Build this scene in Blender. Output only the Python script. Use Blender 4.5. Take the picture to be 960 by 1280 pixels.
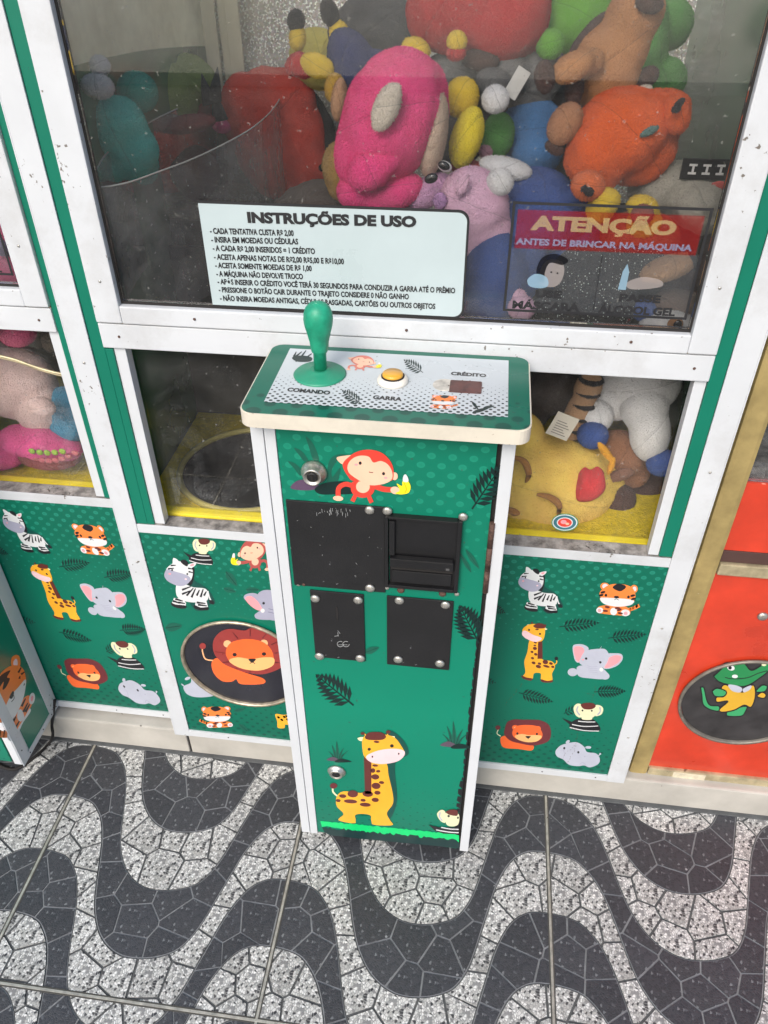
import bpy, bmesh, math, random
from mathutils import Vector, Matrix, Euler
random.seed(7)
S = bpy.context.scene
COL = S.collection
for o in list(bpy.data.objects): bpy.data.objects.remove(o)

# ------------------------------------------------------------------ camera
F, PX0, PY0 = 982.0, 480.0, 640.0
def _n(v): return v.normalized()
_y = _n(Vector((162.0, -773.0, F)))
_d = Vector((7.0, 1250.0, F)); _d -= _d.dot(_y)*_y; _d.normalize()
_z = -_d
_x = _y.cross(_z)
CAMPOS = Vector((0.0, -1.0, 1.55))
cam = bpy.data.cameras.new('camera'); cam.sensor_fit = 'VERTICAL'; cam.sensor_height = 24
cam.lens = 24*F/1280; cam.clip_start = .02; cam.clip_end = 500
co = bpy.data.objects.new('camera', cam); COL.objects.link(co)
right = Vector((_x[0], _y[0], _z[0])); down = Vector((_x[1], _y[1], _z[1])); fwd = Vector((_x[2], _y[2], _z[2]))
co.matrix_world = Matrix.Translation(CAMPOS) @ Matrix((right, -down, -fwd)).transposed().to_4x4()
S.camera = co

# ------------------------------------------------------------------ sky, sun, exposure (soft bright overcast daylight)
wd = bpy.data.worlds.new('World'); S.world = wd; wd.use_nodes = True
wn = wd.node_tree; bg = wn.nodes['Background']
sky = wn.nodes.new('ShaderNodeTexSky'); sky.sky_type = 'NISHITA'; sky.sun_disc = False
SUN_EL, SUN_AZ = 42, 196          # azimuth measured from +Y clockwise: the sun stands behind the photographer
sky.sun_elevation = math.radians(SUN_EL); sky.sun_rotation = math.radians(SUN_AZ); sky.dust_density = 3.0; sky.air_density = 1.0
bg.inputs['Strength'].default_value = 0.14
wn.links.new(sky.outputs[0], bg.inputs[0])
sl = bpy.data.lights.new('sun', 'SUN'); sl.energy = 1.6; sl.angle = math.radians(28); sl.color = (1.0, .97, .92)
so = bpy.data.objects.new('sun', sl); COL.objects.link(so)
_a, _e = math.radians(SUN_AZ), math.radians(SUN_EL)
sd = Vector((math.sin(_a)*math.cos(_e), math.cos(_a)*math.cos(_e), math.sin(_e)))
so.rotation_euler = sd.to_track_quat('Z', 'Y').to_euler()
S.view_settings.view_transform = 'Standard'; S.view_settings.look = 'None'
S.view_settings.exposure = 0.58; S.view_settings.gamma = 1
S.render.engine = 'CYCLES'
S.cycles.transparent_max_bounces = 24; S.cycles.max_bounces = 8
S.cycles.caustics_reflective = False; S.cycles.caustics_refractive = False

# ------------------------------------------------------------------ measuring: photo point -> world point on a given plane
def W(px, py, Y=None, Z=None, X=None):
    r = right*(px-PX0) + down*(py-PY0) + fwd*F
    if Y is not None: t = (Y-CAMPOS[1])/r[1]
    elif Z is not None: t = (Z-CAMPOS[2])/r[2]
    else: t = (X-CAMPOS[0])/r[0]
    return CAMPOS + r*t
def mpp(p): return (p-CAMPOS).dot(fwd)/F      # metres per photo pixel at a point
def proj(p):
    v = Vector(p)-CAMPOS; k = v.dot(fwd)
    return PX0+F*v.dot(right)/k, PY0+F*v.dot(down)/k

# ------------------------------------------------------------------ materials
MATS = {}
def nt(name):
    m = bpy.data.materials.new(name); m.use_nodes = True
    t = m.node_tree; b = t.nodes['Principled BSDF']
    return m, t, b
def N(t, typ, **k):
    n = t.nodes.new(typ)
    for a, v in k.items():
        if a.startswith('i_'):
            key = a[2:]; n.inputs[int(key) if key.isdigit() else key.replace('_', ' ')].default_value = v
        else: setattr(n, a, v)
    return n
def mth(t, op, a, b=None, c=None, clamp=False):
    n = t.nodes.new('ShaderNodeMath'); n.operation = op; n.use_clamp = clamp
    for i, v in enumerate((a, b, c)):
        if v is None: continue
        if isinstance(v, (int, float)): n.inputs[i].default_value = v
        else: t.links.new(v, n.inputs[i])
    return n.outputs[0]
def mixc(t, f, a, b):
    n = t.nodes.new('ShaderNodeMix'); n.data_type = 'RGBA'
    for i, v in ((0, f), (6, a), (7, b)):
        if isinstance(v, (int, float)): n.inputs[i].default_value = v
        elif isinstance(v, tuple): n.inputs[i].default_value = (*v[:3], 1)
        else: t.links.new(v, n.inputs[i])
    return n.outputs[2]
def ramp(t, fac, a, b):
    n = t.nodes.new('ShaderNodeMapRange'); n.inputs[1].default_value = a; n.inputs[2].default_value = b
    n.clamp = True; t.links.new(fac, n.inputs[0]); return n.outputs[0]
def mat(name, col, rough=.5, metal=0., var=.12, vscale=12., bump=0., bscale=60., spots=0., scol=(.05, .045, .04), sscale=90., sheen=0., coat=0., grime=0.):
    if name in MATS: return MATS[name]
    m, t, b = nt(name); MATS[name] = m
    tc = N(t, 'ShaderNodeTexCoord')
    c = tuple(col)
    n1 = N(t, 'ShaderNodeTexNoise', i_Scale=vscale, i_Detail=5.0, i_Roughness=.6); t.links.new(tc.outputs['Object'], n1.inputs['Vector'])
    dark = tuple(x*(1-var*1.3) for x in c); lite = tuple(min(1, x*(1+var)) for x in c)
    out = mixc(t, ramp(t, n1.outputs[0], .3, .7), dark, lite)
    if grime > 0:
        n3 = N(t, 'ShaderNodeTexNoise', i_Scale=7.0, i_Detail=8.0, i_Roughness=.75); t.links.new(tc.outputs['Object'], n3.inputs['Vector'])
        out = mixc(t, mth(t, 'MULTIPLY', ramp(t, n3.outputs[0], .5, .75), grime), out, (.22, .19, .15))
    if spots > 0:
        n2 = N(t, 'ShaderNodeTexNoise', i_Scale=sscale, i_Detail=3.0, i_Roughness=.55); t.links.new(tc.outputs['Object'], n2.inputs['Vector'])
        n5 = N(t, 'ShaderNodeTexNoise', i_Scale=6.5, i_Detail=3.0); t.links.new(tc.outputs['Object'], n5.inputs['Vector'])
        out = mixc(t, ramp(t, mth(t, 'MULTIPLY_ADD', mth(t, 'SUBTRACT', n5.outputs[0], .56), .55, n2.outputs[0]), .76-spots*.2, .80-spots*.2), out, scol)
    t.links.new(out, b.inputs['Base Color'])
    b.inputs['Roughness'].default_value = rough; b.inputs['Metallic'].default_value = metal
    r = mth(t, 'MULTIPLY_ADD', n1.outputs[0], .25, rough-.12, clamp=True); t.links.new(r, b.inputs['Roughness'])
    if bump:
        nb = N(t, 'ShaderNodeTexNoise', i_Scale=bscale, i_Detail=4.0); t.links.new(tc.outputs['Object'], nb.inputs['Vector'])
        bp = N(t, 'ShaderNodeBump', i_Strength=bump, i_Distance=.002); t.links.new(nb.outputs[0], bp.inputs['Height']); t.links.new(bp.outputs[0], b.inputs['Normal'])
    if sheen: b.inputs['Sheen Weight'].default_value = sheen; b.inputs['Sheen Roughness'].default_value = .4
    if coat: b.inputs['Coat Weight'].default_value = coat; b.inputs['Coat Roughness'].default_value = .15
    return m
def ink(name, col):          # printed vinyl ink
    return mat('ink_'+name, col, rough=.32, var=.05, vscale=25)
def fur(name, col, glit=False):
    k = 'plush_'+name
    if k in MATS: return MATS[k]
    m, t, b = nt(k); MATS[k] = m
    tc = N(t, 'ShaderNodeTexCoord')
    n1 = N(t, 'ShaderNodeTexNoise', i_Scale=420.0, i_Detail=3.0, i_Roughness=.7); t.links.new(tc.outputs['Object'], n1.inputs['Vector'])
    n2 = N(t, 'ShaderNodeTexNoise', i_Scale=14.0, i_Detail=4.0); t.links.new(tc.outputs['Object'], n2.inputs['Vector'])
    c = col
    a = mixc(t, ramp(t, n2.outputs[0], .3, .7), tuple(x*.9 for x in c), tuple(min(1, x*1.15) for x in c))
    a = mixc(t, mth(t, 'MULTIPLY', ramp(t, n1.outputs[0], .4, .7), .35), a, tuple(min(1, x*1.25+.03) for x in c))
    if glit:
        v = N(t, 'ShaderNodeTexVoronoi', i_Scale=330.0); t.links.new(tc.outputs['Object'], v.inputs['Vector'])
        sep = N(t, 'ShaderNodeSeparateColor'); t.links.new(v.outputs['Color'], sep.inputs[0])
        g = mth(t, 'MULTIPLY', mth(t, 'LESS_THAN', v.outputs['Distance'], .28), mth(t, 'GREATER_THAN', sep.outputs[0], .72))
        a = mixc(t, g, a, (.75, .85, .78))
    t.links.new(a, b.inputs['Base Color'])
    b.inputs['Roughness'].default_value = .85; b.inputs['Sheen Weight'].default_value = .10; b.inputs['Sheen Roughness'].default_value = .5
    n3 = N(t, 'ShaderNodeTexNoise', i_Scale=11.0, i_Detail=5.0, i_Roughness=.6, i_Distortion=1.2); n3.noise_type = 'RIDGED_MULTIFRACTAL'; t.links.new(tc.outputs['Object'], n3.inputs['Vector'])
    n4 = N(t, 'ShaderNodeTexNoise', i_Scale=130.0, i_Detail=4.0, i_Roughness=.7); t.links.new(tc.outputs['Object'], n4.inputs['Vector'])
    oi = N(t, 'ShaderNodeObjectInfo'); ang = mth(t, 'MULTIPLY', oi.outputs['Random'], 3.1416); sx = N(t, 'ShaderNodeSeparateXYZ'); t.links.new(tc.outputs['Object'], sx.inputs[0])
    dd = mth(t, 'ADD', mth(t, 'ADD', mth(t, 'MULTIPLY', sx.outputs[0], mth(t, 'COSINE', ang)), mth(t, 'MULTIPLY', sx.outputs[2], mth(t, 'SINE', ang))), mth(t, 'MULTIPLY', sx.outputs[1], .35))
    dd = mth(t, 'ABSOLUTE', mth(t, 'ADD', dd, mth(t, 'MULTIPLY', mth(t, 'SUBTRACT', n2.outputs[0], .5), .010)))
    seam = ramp(t, dd, 0., .004)
    a = mixc(t, mth(t, 'MULTIPLY', mth(t, 'LESS_THAN', dd, .0005), .35), a, tuple(x*.3 for x in c)); t.links.new(a, b.inputs['Base Color'])
    bp0 = N(t, 'ShaderNodeBump', i_Strength=.45, i_Distance=.003); t.links.new(seam, bp0.inputs['Height'])
    bp = N(t, 'ShaderNodeBump', i_Strength=.35, i_Distance=.010); t.links.new(n3.outputs[0], bp.inputs['Height']); t.links.new(bp0.outputs[0], bp.inputs['Normal'])
    b2 = N(t, 'ShaderNodeBump', i_Strength=1.0, i_Distance=.004); t.links.new(mth(t, 'ADD', n1.outputs[0], n4.outputs[0]), b2.inputs['Height']); t.links.new(bp.outputs[0], b2.inputs['Normal']); t.links.new(b2.outputs[0], b.inputs['Normal'])
    return m
def glass(name, tint=(.93, .96, .95), refl=1.0, dust=.03, dcol=(.6, .6, .58)):
    if name in MATS: return MATS[name]
    m = bpy.data.materials.new(name); m.use_nodes = True; MATS[name] = m
    t = m.node_tree; t.nodes.clear()
    out = N(t, 'ShaderNodeOutputMaterial')
    tr = N(t, 'ShaderNodeBsdfTransparent'); tr.inputs[0].default_value = (*tint, 1)
    gl = N(t, 'ShaderNodeBsdfGlossy'); gl.inputs['Roughness'].default_value = .012; gl.inputs[0].default_value = (1, 1, 1, 1)
    fr = N(t, 'ShaderNodeFresnel', i_IOR=1.5)
    mx = N(t, 'ShaderNodeMixShader'); t.links.new(mth(t, 'MULTIPLY', fr.outputs[0], refl, clamp=True), mx.inputs[0])
    t.links.new(tr.outputs[0], mx.inputs[1]); t.links.new(gl.outputs[0], mx.inputs[2])
    tc = N(t, 'ShaderNodeTexCoord')
    n1 = N(t, 'ShaderNodeTexNoise', i_Scale=6.0, i_Detail=8.0, i_Roughness=.7); t.links.new(tc.outputs['Object'], n1.inputs['Vector'])
    mp = N(t, 'ShaderNodeMapping'); mp.inputs['Scale'].default_value = (55, 20, 5); mp.inputs['Rotation'].default_value = (0, .5, 0)
    t.links.new(tc.outputs['Object'], mp.inputs[0])
    n2 = N(t, 'ShaderNodeTexNoise', i_Scale=3.0, i_Detail=6.0, i_Roughness=.8); t.links.new(mp.outputs[0], n2.inputs['Vector'])
    n3 = N(t, 'ShaderNodeTexNoise', i_Scale=160.0, i_Detail=1.0); t.links.new(tc.outputs['Object'], n3.inputs['Vector'])
    d = mth(t, 'MULTIPLY', ramp(t, n1.outputs[0], .35, .75), dust)
    d = mth(t, 'ADD', d, mth(t, 'MULTIPLY', ramp(t, n2.outputs[0], .66, .74), dust*3))
    d = mth(t, 'ADD', d, mth(t, 'MULTIPLY', ramp(t, n3.outputs[0], .74, .77), dust*6), clamp=True)
    df = N(t, 'ShaderNodeBsdfDiffuse'); df.inputs[0].default_value = (*dcol, 1)
    m2 = N(t, 'ShaderNodeMixShader'); t.links.new(d, m2.inputs[0]); t.links.new(mx.outputs[0], m2.inputs[1]); t.links.new(df.outputs[0], m2.inputs[2])
    t.links.new(m2.outputs[0], out.inputs[0])
    return m
def film(name, col, alpha):      # translucent printed film
    if name in MATS: return MATS[name]
    m = bpy.data.materials.new(name); m.use_nodes = True; MATS[name] = m
    t = m.node_tree; t.nodes.clear(); out = N(t, 'ShaderNodeOutputMaterial')
    tr = N(t, 'ShaderNodeBsdfTransparent'); df = N(t, 'ShaderNodeBsdfDiffuse'); df.inputs[0].default_value = (*col, 1)
    mx = N(t, 'ShaderNodeMixShader'); mx.inputs[0].default_value = alpha
    t.links.new(tr.outputs[0], mx.inputs[1]); t.links.new(df.outputs[0], mx.inputs[2]); t.links.new(mx.outputs[0], out.inputs[0])
    return m
def dots(name, base, lite, dark, s, axis='z', lr=(.40, .66), dr=(.36, .10), rl=.36, rd=.36, mid=None, wob=0., rough=.42, coat=.08):
    """printed halftone dots: light ones growing towards lr[1], dark ones growing towards dr[1]"""
    if name in MATS: return MATS[name]
    m, t, b = nt(name); MATS[name] = m
    tc = N(t, 'ShaderNodeTexCoord'); sp = N(t, 'ShaderNodeSeparateXYZ'); t.links.new(tc.outputs['Object'], sp.inputs[0])
    x = sp.outputs[0]; z = sp.outputs[2 if axis == 'z' else 1]
    if axis == 'side': x = sp.outputs[1]; z = sp.outputs[2]
    u = mth(t, 'DIVIDE', x, s); v = mth(t, 'DIVIDE', z, s*.55)
    row = mth(t, 'FLOOR', v); par = mth(t, 'MODULO', mth(t, 'ADD', row, 1000.0), 2.0)
    fu = mth(t, 'SUBTRACT', mth(t, 'FRACT', mth(t, 'ADD', u, mth(t, 'MULTIPLY', par, .5))), .5)
    fv = mth(t, 'MULTIPLY', mth(t, 'SUBTRACT', mth(t, 'FRACT', v), .5), .62)
    d = mth(t, 'SQRT', mth(t, 'ADD', mth(t, 'MULTIPLY', fu, fu), mth(t, 'MULTIPLY', fv, fv)))
    n1 = N(t, 'ShaderNodeTexNoise', i_Scale=5.0, i_Detail=6.0); t.links.new(tc.outputs['Object'], n1.inputs['Vector'])
    zz = mth(t, 'ADD', z, mth(t, 'MULTIPLY', mth(t, 'SUBTRACT', n1.outputs[0], .5), wob)) if wob else z
    c = mixc(t, ramp(t, n1.outputs[0], .3, .7), tuple(q*.9 for q in base), tuple(q*1.08 for q in base))
    if mid: c = mixc(t, mth(t, 'MULTIPLY', ramp(t, mth(t, 'ABSOLUTE', mth(t, 'SUBTRACT', z, mid[0])), mid[1], 0.), .75), c, mid[2])
    r1 = mth(t, 'MULTIPLY', ramp(t, zz, *lr), rl)
    mk = mth(t, 'MULTIPLY', mth(t, 'SUBTRACT', r1, d), 22., clamp=True)
    edge = mth(t, 'MULTIPLY', mk, mth(t, 'MULTIPLY_ADD', d, 1.4, .38))
    c = mixc(t, edge, c, lite)
    r2 = mth(t, 'MULTIPLY', ramp(t, zz, *dr), rd)
    mk2 = mth(t, 'MULTIPLY', mth(t, 'SUBTRACT', r2, d), 14., clamp=True)
    c = mixc(t, mk2, c, dark)
    n2 = N(t, 'ShaderNodeTexNoise', i_Scale=130.0, i_Detail=3.0); t.links.new(tc.outputs['Object'], n2.inputs['Vector'])
    c = mixc(t, mth(t, 'MULTIPLY', ramp(t, n2.outputs[0], .70, .74), .55), c, (.05, .06, .05))
    t.links.new(c, b.inputs['Base Color'])
    t.links.new(mth(t, 'MULTIPLY_ADD', n1.outputs[0], .2, rough-.1), b.inputs['Roughness']); b.inputs['Coat Weight'].default_value = coat; b.inputs['Coat Roughness'].default_value = .2; b.inputs['Specular IOR Level'].default_value = .35
    bp = N(t, 'ShaderNodeBump', i_Strength=.12, i_Distance=.004); t.links.new(n1.outputs[0], bp.inputs['Height']); t.links.new(bp.outputs[0], b.inputs['Normal'])
    return m

GREEN = (.001, .128, .078); GREEND = (.002, .09, .06); GREENL = (.022, .27, .185)
WHITE = mat('white_painted_aluminium', (.59, .61, .63), rough=.35, var=.03, vscale=5, spots=.12, scol=(.25, .22, .18), sscale=60, bump=.08, bscale=30, grime=.10)
WHITEW = mat('worn_white_paint', (.58, .60, .62), rough=.4, var=.04, vscale=9, spots=.27, scol=(.16, .14, .12), sscale=125, bump=.15, grime=.28)
CREAM = mat('cream_edge_band', (.64, .59, .49), rough=.45, var=.05, spots=.2, scol=(.25, .13, .08), grime=.25)
SILL = mat('dirty_grey_sill', (.30, .28, .26), rough=.8, var=.5, vscale=60, spots=.5, scol=(.08, .07, .06), sscale=140, bump=.6, bscale=150)
BLACK = mat('black_powder_coat', (.009, .009, .010), rough=.5, var=.25, spots=.12, scol=(.30, .31, .32), sscale=120, bump=.15, bscale=200)
PLASTIC = mat('black_plastic', (.008, .008, .009), rough=.4, var=.15, bump=.08, bscale=250)
RUBBER = mat('dark_gap', (.015, .013, .012), rough=.8, bump=.3)
STEEL = mat('worn_steel', (.55, .53, .48), rough=.38, metal=.85, var=.25, vscale=150, spots=.25, scol=(.25, .18, .12), sscale=300, bump=.2)
RUST = mat('rusty_steel', (.11, .06, .045), rough=.75, metal=.3, var=.5, vscale=120, bump=.5, bscale=220)
GOLD = mat('tarnished_gold_rail', (.42, .32, .13), rough=.42, metal=.3, var=.22, vscale=18, spots=.28, scol=(.62, .56, .40), sscale=55, bump=.25, bscale=40)
GOLDL = mat('scuffed_gold_aluminium', (.50, .43, .27), rough=.4, metal=.45, var=.25, vscale=40, spots=.3, scol=(.2, .16, .1), sscale=60, bump=.25)
RINGM = mat('brass_ring', (.50, .43, .32), rough=.38, metal=.7, var=.3, vscale=60, spots=.3, scol=(.85, .8, .7), sscale=70, bump=.3)
YELLOW = mat('yellow_fibreglass', (.90, .72, .02), rough=.4, var=.12, vscale=16, spots=.14, scol=(.35, .27, .05), bump=.15, bscale=70, grime=.15)
DARKG = mat('dark_green_strip', (.006, .15, .10), rough=.4, var=.15, vscale=9, bump=.1)
RED = mat('orange_red_laminate', (.56, .045, .018), rough=.3, var=.16, vscale=10, spots=.14, scol=(.9, .35, .25), sscale=35, coat=.3)
CONC = mat('cream_concrete_plinth', (.45, .43, .385), rough=.7, var=.12, vscale=9, spots=.1, sscale=30, bump=.25, bscale=50, grime=.22)
STRIP = dots('green_strip_print', (.003, .16, .10), GREENL, (.003, .09, .06), .042, lr=(9, 10), dr=(-5, -6), rd=.20)
PANEL = dots('green_dotted_print', GREEN, GREENL, (.002, .075, .05), .0225, lr=(.33, .56), dr=(.25, .04), rl=.225, rd=.23, mid=(.28, .22, (.001, .175, .108)), wob=.1)
DOOR = dots('pedestal_print', (.001, .165, .100), (.015, .28, .175), (.001, .10, .062), .027, lr=(.66, .84), dr=(.28, -.02), rl=.225, rd=.15, mid=(.37, .35, (.001, .23, .138)), wob=.08)
PTOP = dots('panel_border_print', (.004, .125, .08), GREENL, (.003, .065, .045), .034, axis='y', lr=(9, 10), dr=(-.50, -.60), rd=.36, rough=.3)
PWHITE = dots('panel_white_print', (.54, .58, .60), (1, 1, 1), (.02, .025, .025), .0098, axis='y', lr=(9, 10), dr=(-.47, -.58), rd=.34, rough=.3)
PWHITE2 = dots('panel_white_print_top', (.70, .74, .75), (1, 1, 1), (.02, .025, .025), .0078, axis='y', lr=(9, 10), dr=(-.12, -.005), rd=.30, rough=.3)

# ------------------------------------------------------------------ object helpers
def empty(name, loc, label, cat, group=None):
    o = bpy.data.objects.new(name, None); COL.objects.link(o); o.location = loc; o.empty_display_size = .05
    o['label'] = label; o['category'] = cat
    if group: o['group'] = group
    return o
def rootof(p):
    while p.parent: p = p.parent
    return p
def link(name, bm, mats, parent=None, smooth=False, origin=None, label=None, kind=None):
    """bm is in world coordinates"""
    me = bpy.data.meshes.new(name)
    bm.normal_update(); 
    o = bpy.data.objects.new(name, me); COL.objects.link(o)
    base = Vector((0, 0, 0))
    if parent:
        o.parent = parent; base = Vector(rootof(parent).location)
    org = Vector(origin) if origin is not None else base
    bmesh.ops.translate(bm, verts=bm.verts, vec=-org)
    if parent:
        q = parent; acc = Vector((0, 0, 0))
        while q: acc += Vector(q.location); q = q.parent
        o.location = org-acc
    else: o.location = org
    bm.to_mesh(me); bm.free()
    for m in (mats if isinstance(mats, (list, tuple)) else [mats]): me.materials.append(m)
    if smooth:
        for p in me.polygons: p.use_smooth = True
    if label: o['label'] = label
    if kind: o['kind'] = kind
    return o
def abox(bm, x0, x1, y0, y1, z0, z1, bev=0., mi=0, seg=2):
    r = bmesh.ops.create_cube(bm, size=1)
    vs = r['verts']
    for v in vs: v.co = Vector(((x0+x1)/2+v.co.x*(x1-x0), (y0+y1)/2+v.co.y*(y1-y0), (z0+z1)/2+v.co.z*(z1-z0)))
    fs = list({f for v in vs for f in v.link_faces})
    for f in fs: f.material_index = mi
    if bev > 0:
        es = list({e for v in vs for e in v.link_edges})
        bmesh.ops.bevel(bm, geom=es, offset=bev, segments=seg, affect='EDGES', profile=.6, material=-1)
def box(name, x0, x1, y0, y1, z0, z1, m, parent=None, bev=.0015, **k):
    bm = bmesh.new(); abox(bm, x0, x1, y0, y1, z0, z1, bev); return link(name, bm, m, parent, **k)
def acyl(bm, p0, p1, r0, r1=None, n=24, cap=True, mi=0):
    r1 = r0 if r1 is None else r1
    p0, p1 = Vector(p0), Vector(p1); d = p1-p0
    r = bmesh.ops.create_cone(bm, cap_ends=cap, segments=n, radius1=r0, radius2=r1, depth=d.length)
    M = Matrix.Translation((p0+p1)/2) @ d.to_track_quat('Z', 'Y').to_matrix().to_4x4()
    bmesh.ops.transform(bm, matrix=M, verts=r['verts'])
    for f in {f for v in r['verts'] for f in v.link_faces}: f.material_index = mi; f.smooth = len(f.verts) == 4
def lathe(bm, prof, c, axis, n=32, mi=0):
    """prof: (radius, height along axis)"""
    q = Vector(axis).to_track_quat('Z', 'Y'); c = Vector(c); rings = []
    for r, h in prof:
        rings.append([bm.verts.new(c+q @ Vector((r*math.cos(2*math.pi*i/n), r*math.sin(2*math.pi*i/n), h))) for i in range(n)])
    for a, b in zip(rings, rings[1:]):
        for i in range(n):
            f = bm.faces.new((a[i], a[(i+1) % n], b[(i+1) % n], b[i])); f.smooth = True; f.material_index = mi
    for ring, s in ((rings[0], -1), (rings[-1], 1)):
        f = bm.faces.new(ring if s > 0 else list(reversed(ring))); f.material_index = mi
def tube(bm, pts, r, n=8, mi=0):
    pts = [Vector(p) for p in pts]; rings = []
    for i, p in enumerate(pts):
        d = (pts[min(i+1, len(pts)-1)]-pts[max(i-1, 0)]).normalized(); q = d.to_track_quat('Z', 'Y')
        rr = r[i] if isinstance(r, (list, tuple)) else r
        rings.append([bm.verts.new(p+q @ Vector((rr*math.cos(2*math.pi*k/n), rr*math.sin(2*math.pi*k/n), 0))) for k in range(n)])
    for a, b in zip(rings, rings[1:]):
        for k in range(n):
            try: f = bm.faces.new((a[k], a[(k+1) % n], b[(k+1) % n], b[k])); f.smooth = True; f.material_index = mi
            except ValueError: pass
    bm.faces.new(list(reversed(rings[0]))); bm.faces.new(rings[-1])
def spline(pts, n=6, closed=True):
    P = [Vector(p) for p in pts]; L = len(P); out = []
    rng = range(L) if closed else range(L-1)
    for i in rng:
        if closed: a, b, c, d = P[i-1], P[i], P[(i+1) % L], P[(i+2) % L]
        else: a, b, c, d = P[max(i-1, 0)], P[i], P[i+1], P[min(i+2, L-1)]
        for k in range(n):
            t = k/n
            out.append(.5*((2*b)+(-a+c)*t+(2*a-5*b+4*c-d)*t*t+(-a+3*b-3*c+d)*t**3))
    if not closed: out.append(P[-1])
    return out

# ------------------------------------------------------------------ flat print (vinyl artwork traced onto its real surface)
class Print:
    """shapes given in the coordinates of an enlargement; T maps them to a point on the printed surface, nrm lifts each ink layer"""
    def __init__(s, T, nrm, h0=.0003):
        s.T, s.nrm, s.h, s.bm, s.m = T, Vector(nrm), h0, bmesh.new(), []
    def _mi(s, m):
        if m not in s.m: s.m.append(m)
        return s.m.index(m)
    def face(s, pts, m, up=True):
        if up: s.h += .00003
        vs = [s.bm.verts.new(s.T(*p)+s.nrm*s.h) for p in pts]
        f = s.bm.faces.new(vs); f.material_index = s._mi(m); f.normal_update()
        if f.normal.dot(s.nrm) < 0: f.normal_flip()
    def poly(s, pts, m, up=True): s.face(pts, m, up)
    def blob(s, pts, m, n=5, up=True): s.face([(p.x, p.y) for p in spline([(a, b, 0) for a, b in pts], n)], m, up)
    def ell(s, x, y, rx, ry=None, m=None, rot=0., up=True, n=24):
        ry = rx if ry is None else ry; c, q = math.cos(math.radians(rot)), math.sin(math.radians(rot))
        s.face([(x+rx*math.cos(a)*c-ry*math.sin(a)*q, y+rx*math.cos(a)*q+ry*math.sin(a)*c) for a in [2*math.pi*i/n for i in range(n)]], m, up)
    def line(s, pts, w, m, w1=None, smooth=True, up=True):
        P = spline([(a, b, 0) for a, b in pts], 5, False) if smooth and len(pts) > 2 else [Vector((a, b, 0)) for a, b in pts]
        w1 = w if w1 is None else w1; L, R = [], []
        for i, p in enumerate(P):
            d = P[min(i+1, len(P)-1)]-P[max(i-1, 0)]; d.normalize(); k = (w+(w1-w)*i/(len(P)-1))/2
            L.append((p.x-d.y*k, p.y+d.x*k)); R.append((p.x+d.y*k, p.y-d.x*k))
        if up: s.h += .00003
        for i in range(len(P)-1): s.face([L[i], L[i+1], R[i+1], R[i]], m, False)
    def done(s, name, parent, **k): return link(name, s.bm, s.m, parent, **k)
def view(ox, oy, sc, dx=0., dy=0., **pl):
    return lambda x, y: W(ox+x/sc, oy+y/sc, **pl)+Vector((dx, dy, 0))
def sub(T, ax, ay, bx, by, sx, sy=None, rot=0.):     # redraw art traced around (ax, ay) at (bx, by), scaled
    sy = abs(sx) if sy is None else sy; c, q = math.cos(rot), math.sin(rot)
    def f(x, y):
        u, v = (x-ax)*sx, (y-ay)*sy
        return T(bx+u*c-v*q, by+u*q+v*c)
    return f
K = ink('black', (.012, .012, .015)); LILAC = ink('lilac_grey', (.36, .36, .46)); PALE = ink('pale_grey', (.45, .47, .55)); WH = ink('white', (.68, .69, .69))
ORA = ink('orange', (.85, .22, .045)); YEL = ink('giraffe_yellow', (.88, .42, .03)); BRN = ink('brown', (.12, .025, .02)); PINK = ink('pink', (.85, .33, .36)); LPINK = ink('pale_pink', (.86, .60, .62))
LION = ink('lion_orange', (.88, .14, .03)); MANE = ink('mane_maroon', (.14, .025, .03)); MANE2 = ink('mane_red', (.30, .04, .035)); FACE = ink('peach', (.86, .45, .22)); MUZ = ink('muzzle_sand', (.88, .48, .18))
MRED = ink('monkey_red', (.72, .055, .035)); MRED2 = ink('dull_monkey_red', (.42, .08, .07)); SKIN = ink('monkey_skin', (.90, .52, .36)); BAN = ink('banana', (.85, .72, .02)); LEAF = ink('dark_leaf', (.002, .018, .016)); LEAF2 = ink('mid_leaf', (.006, .10, .065))
SHAD = ink('shadow_green', (.004, .07, .055)); CRM = ink('cream', (.70, .70, .45)); GRASS = ink('bright_grass', (.0, .60, .16)); NIGHT = ink('night_blue', (.012, .012, .035)); CROC = ink('croc_green', (.02, .22, .07)); CROC2 = ink('croc_light_green', (.04, .32, .12))

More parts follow.
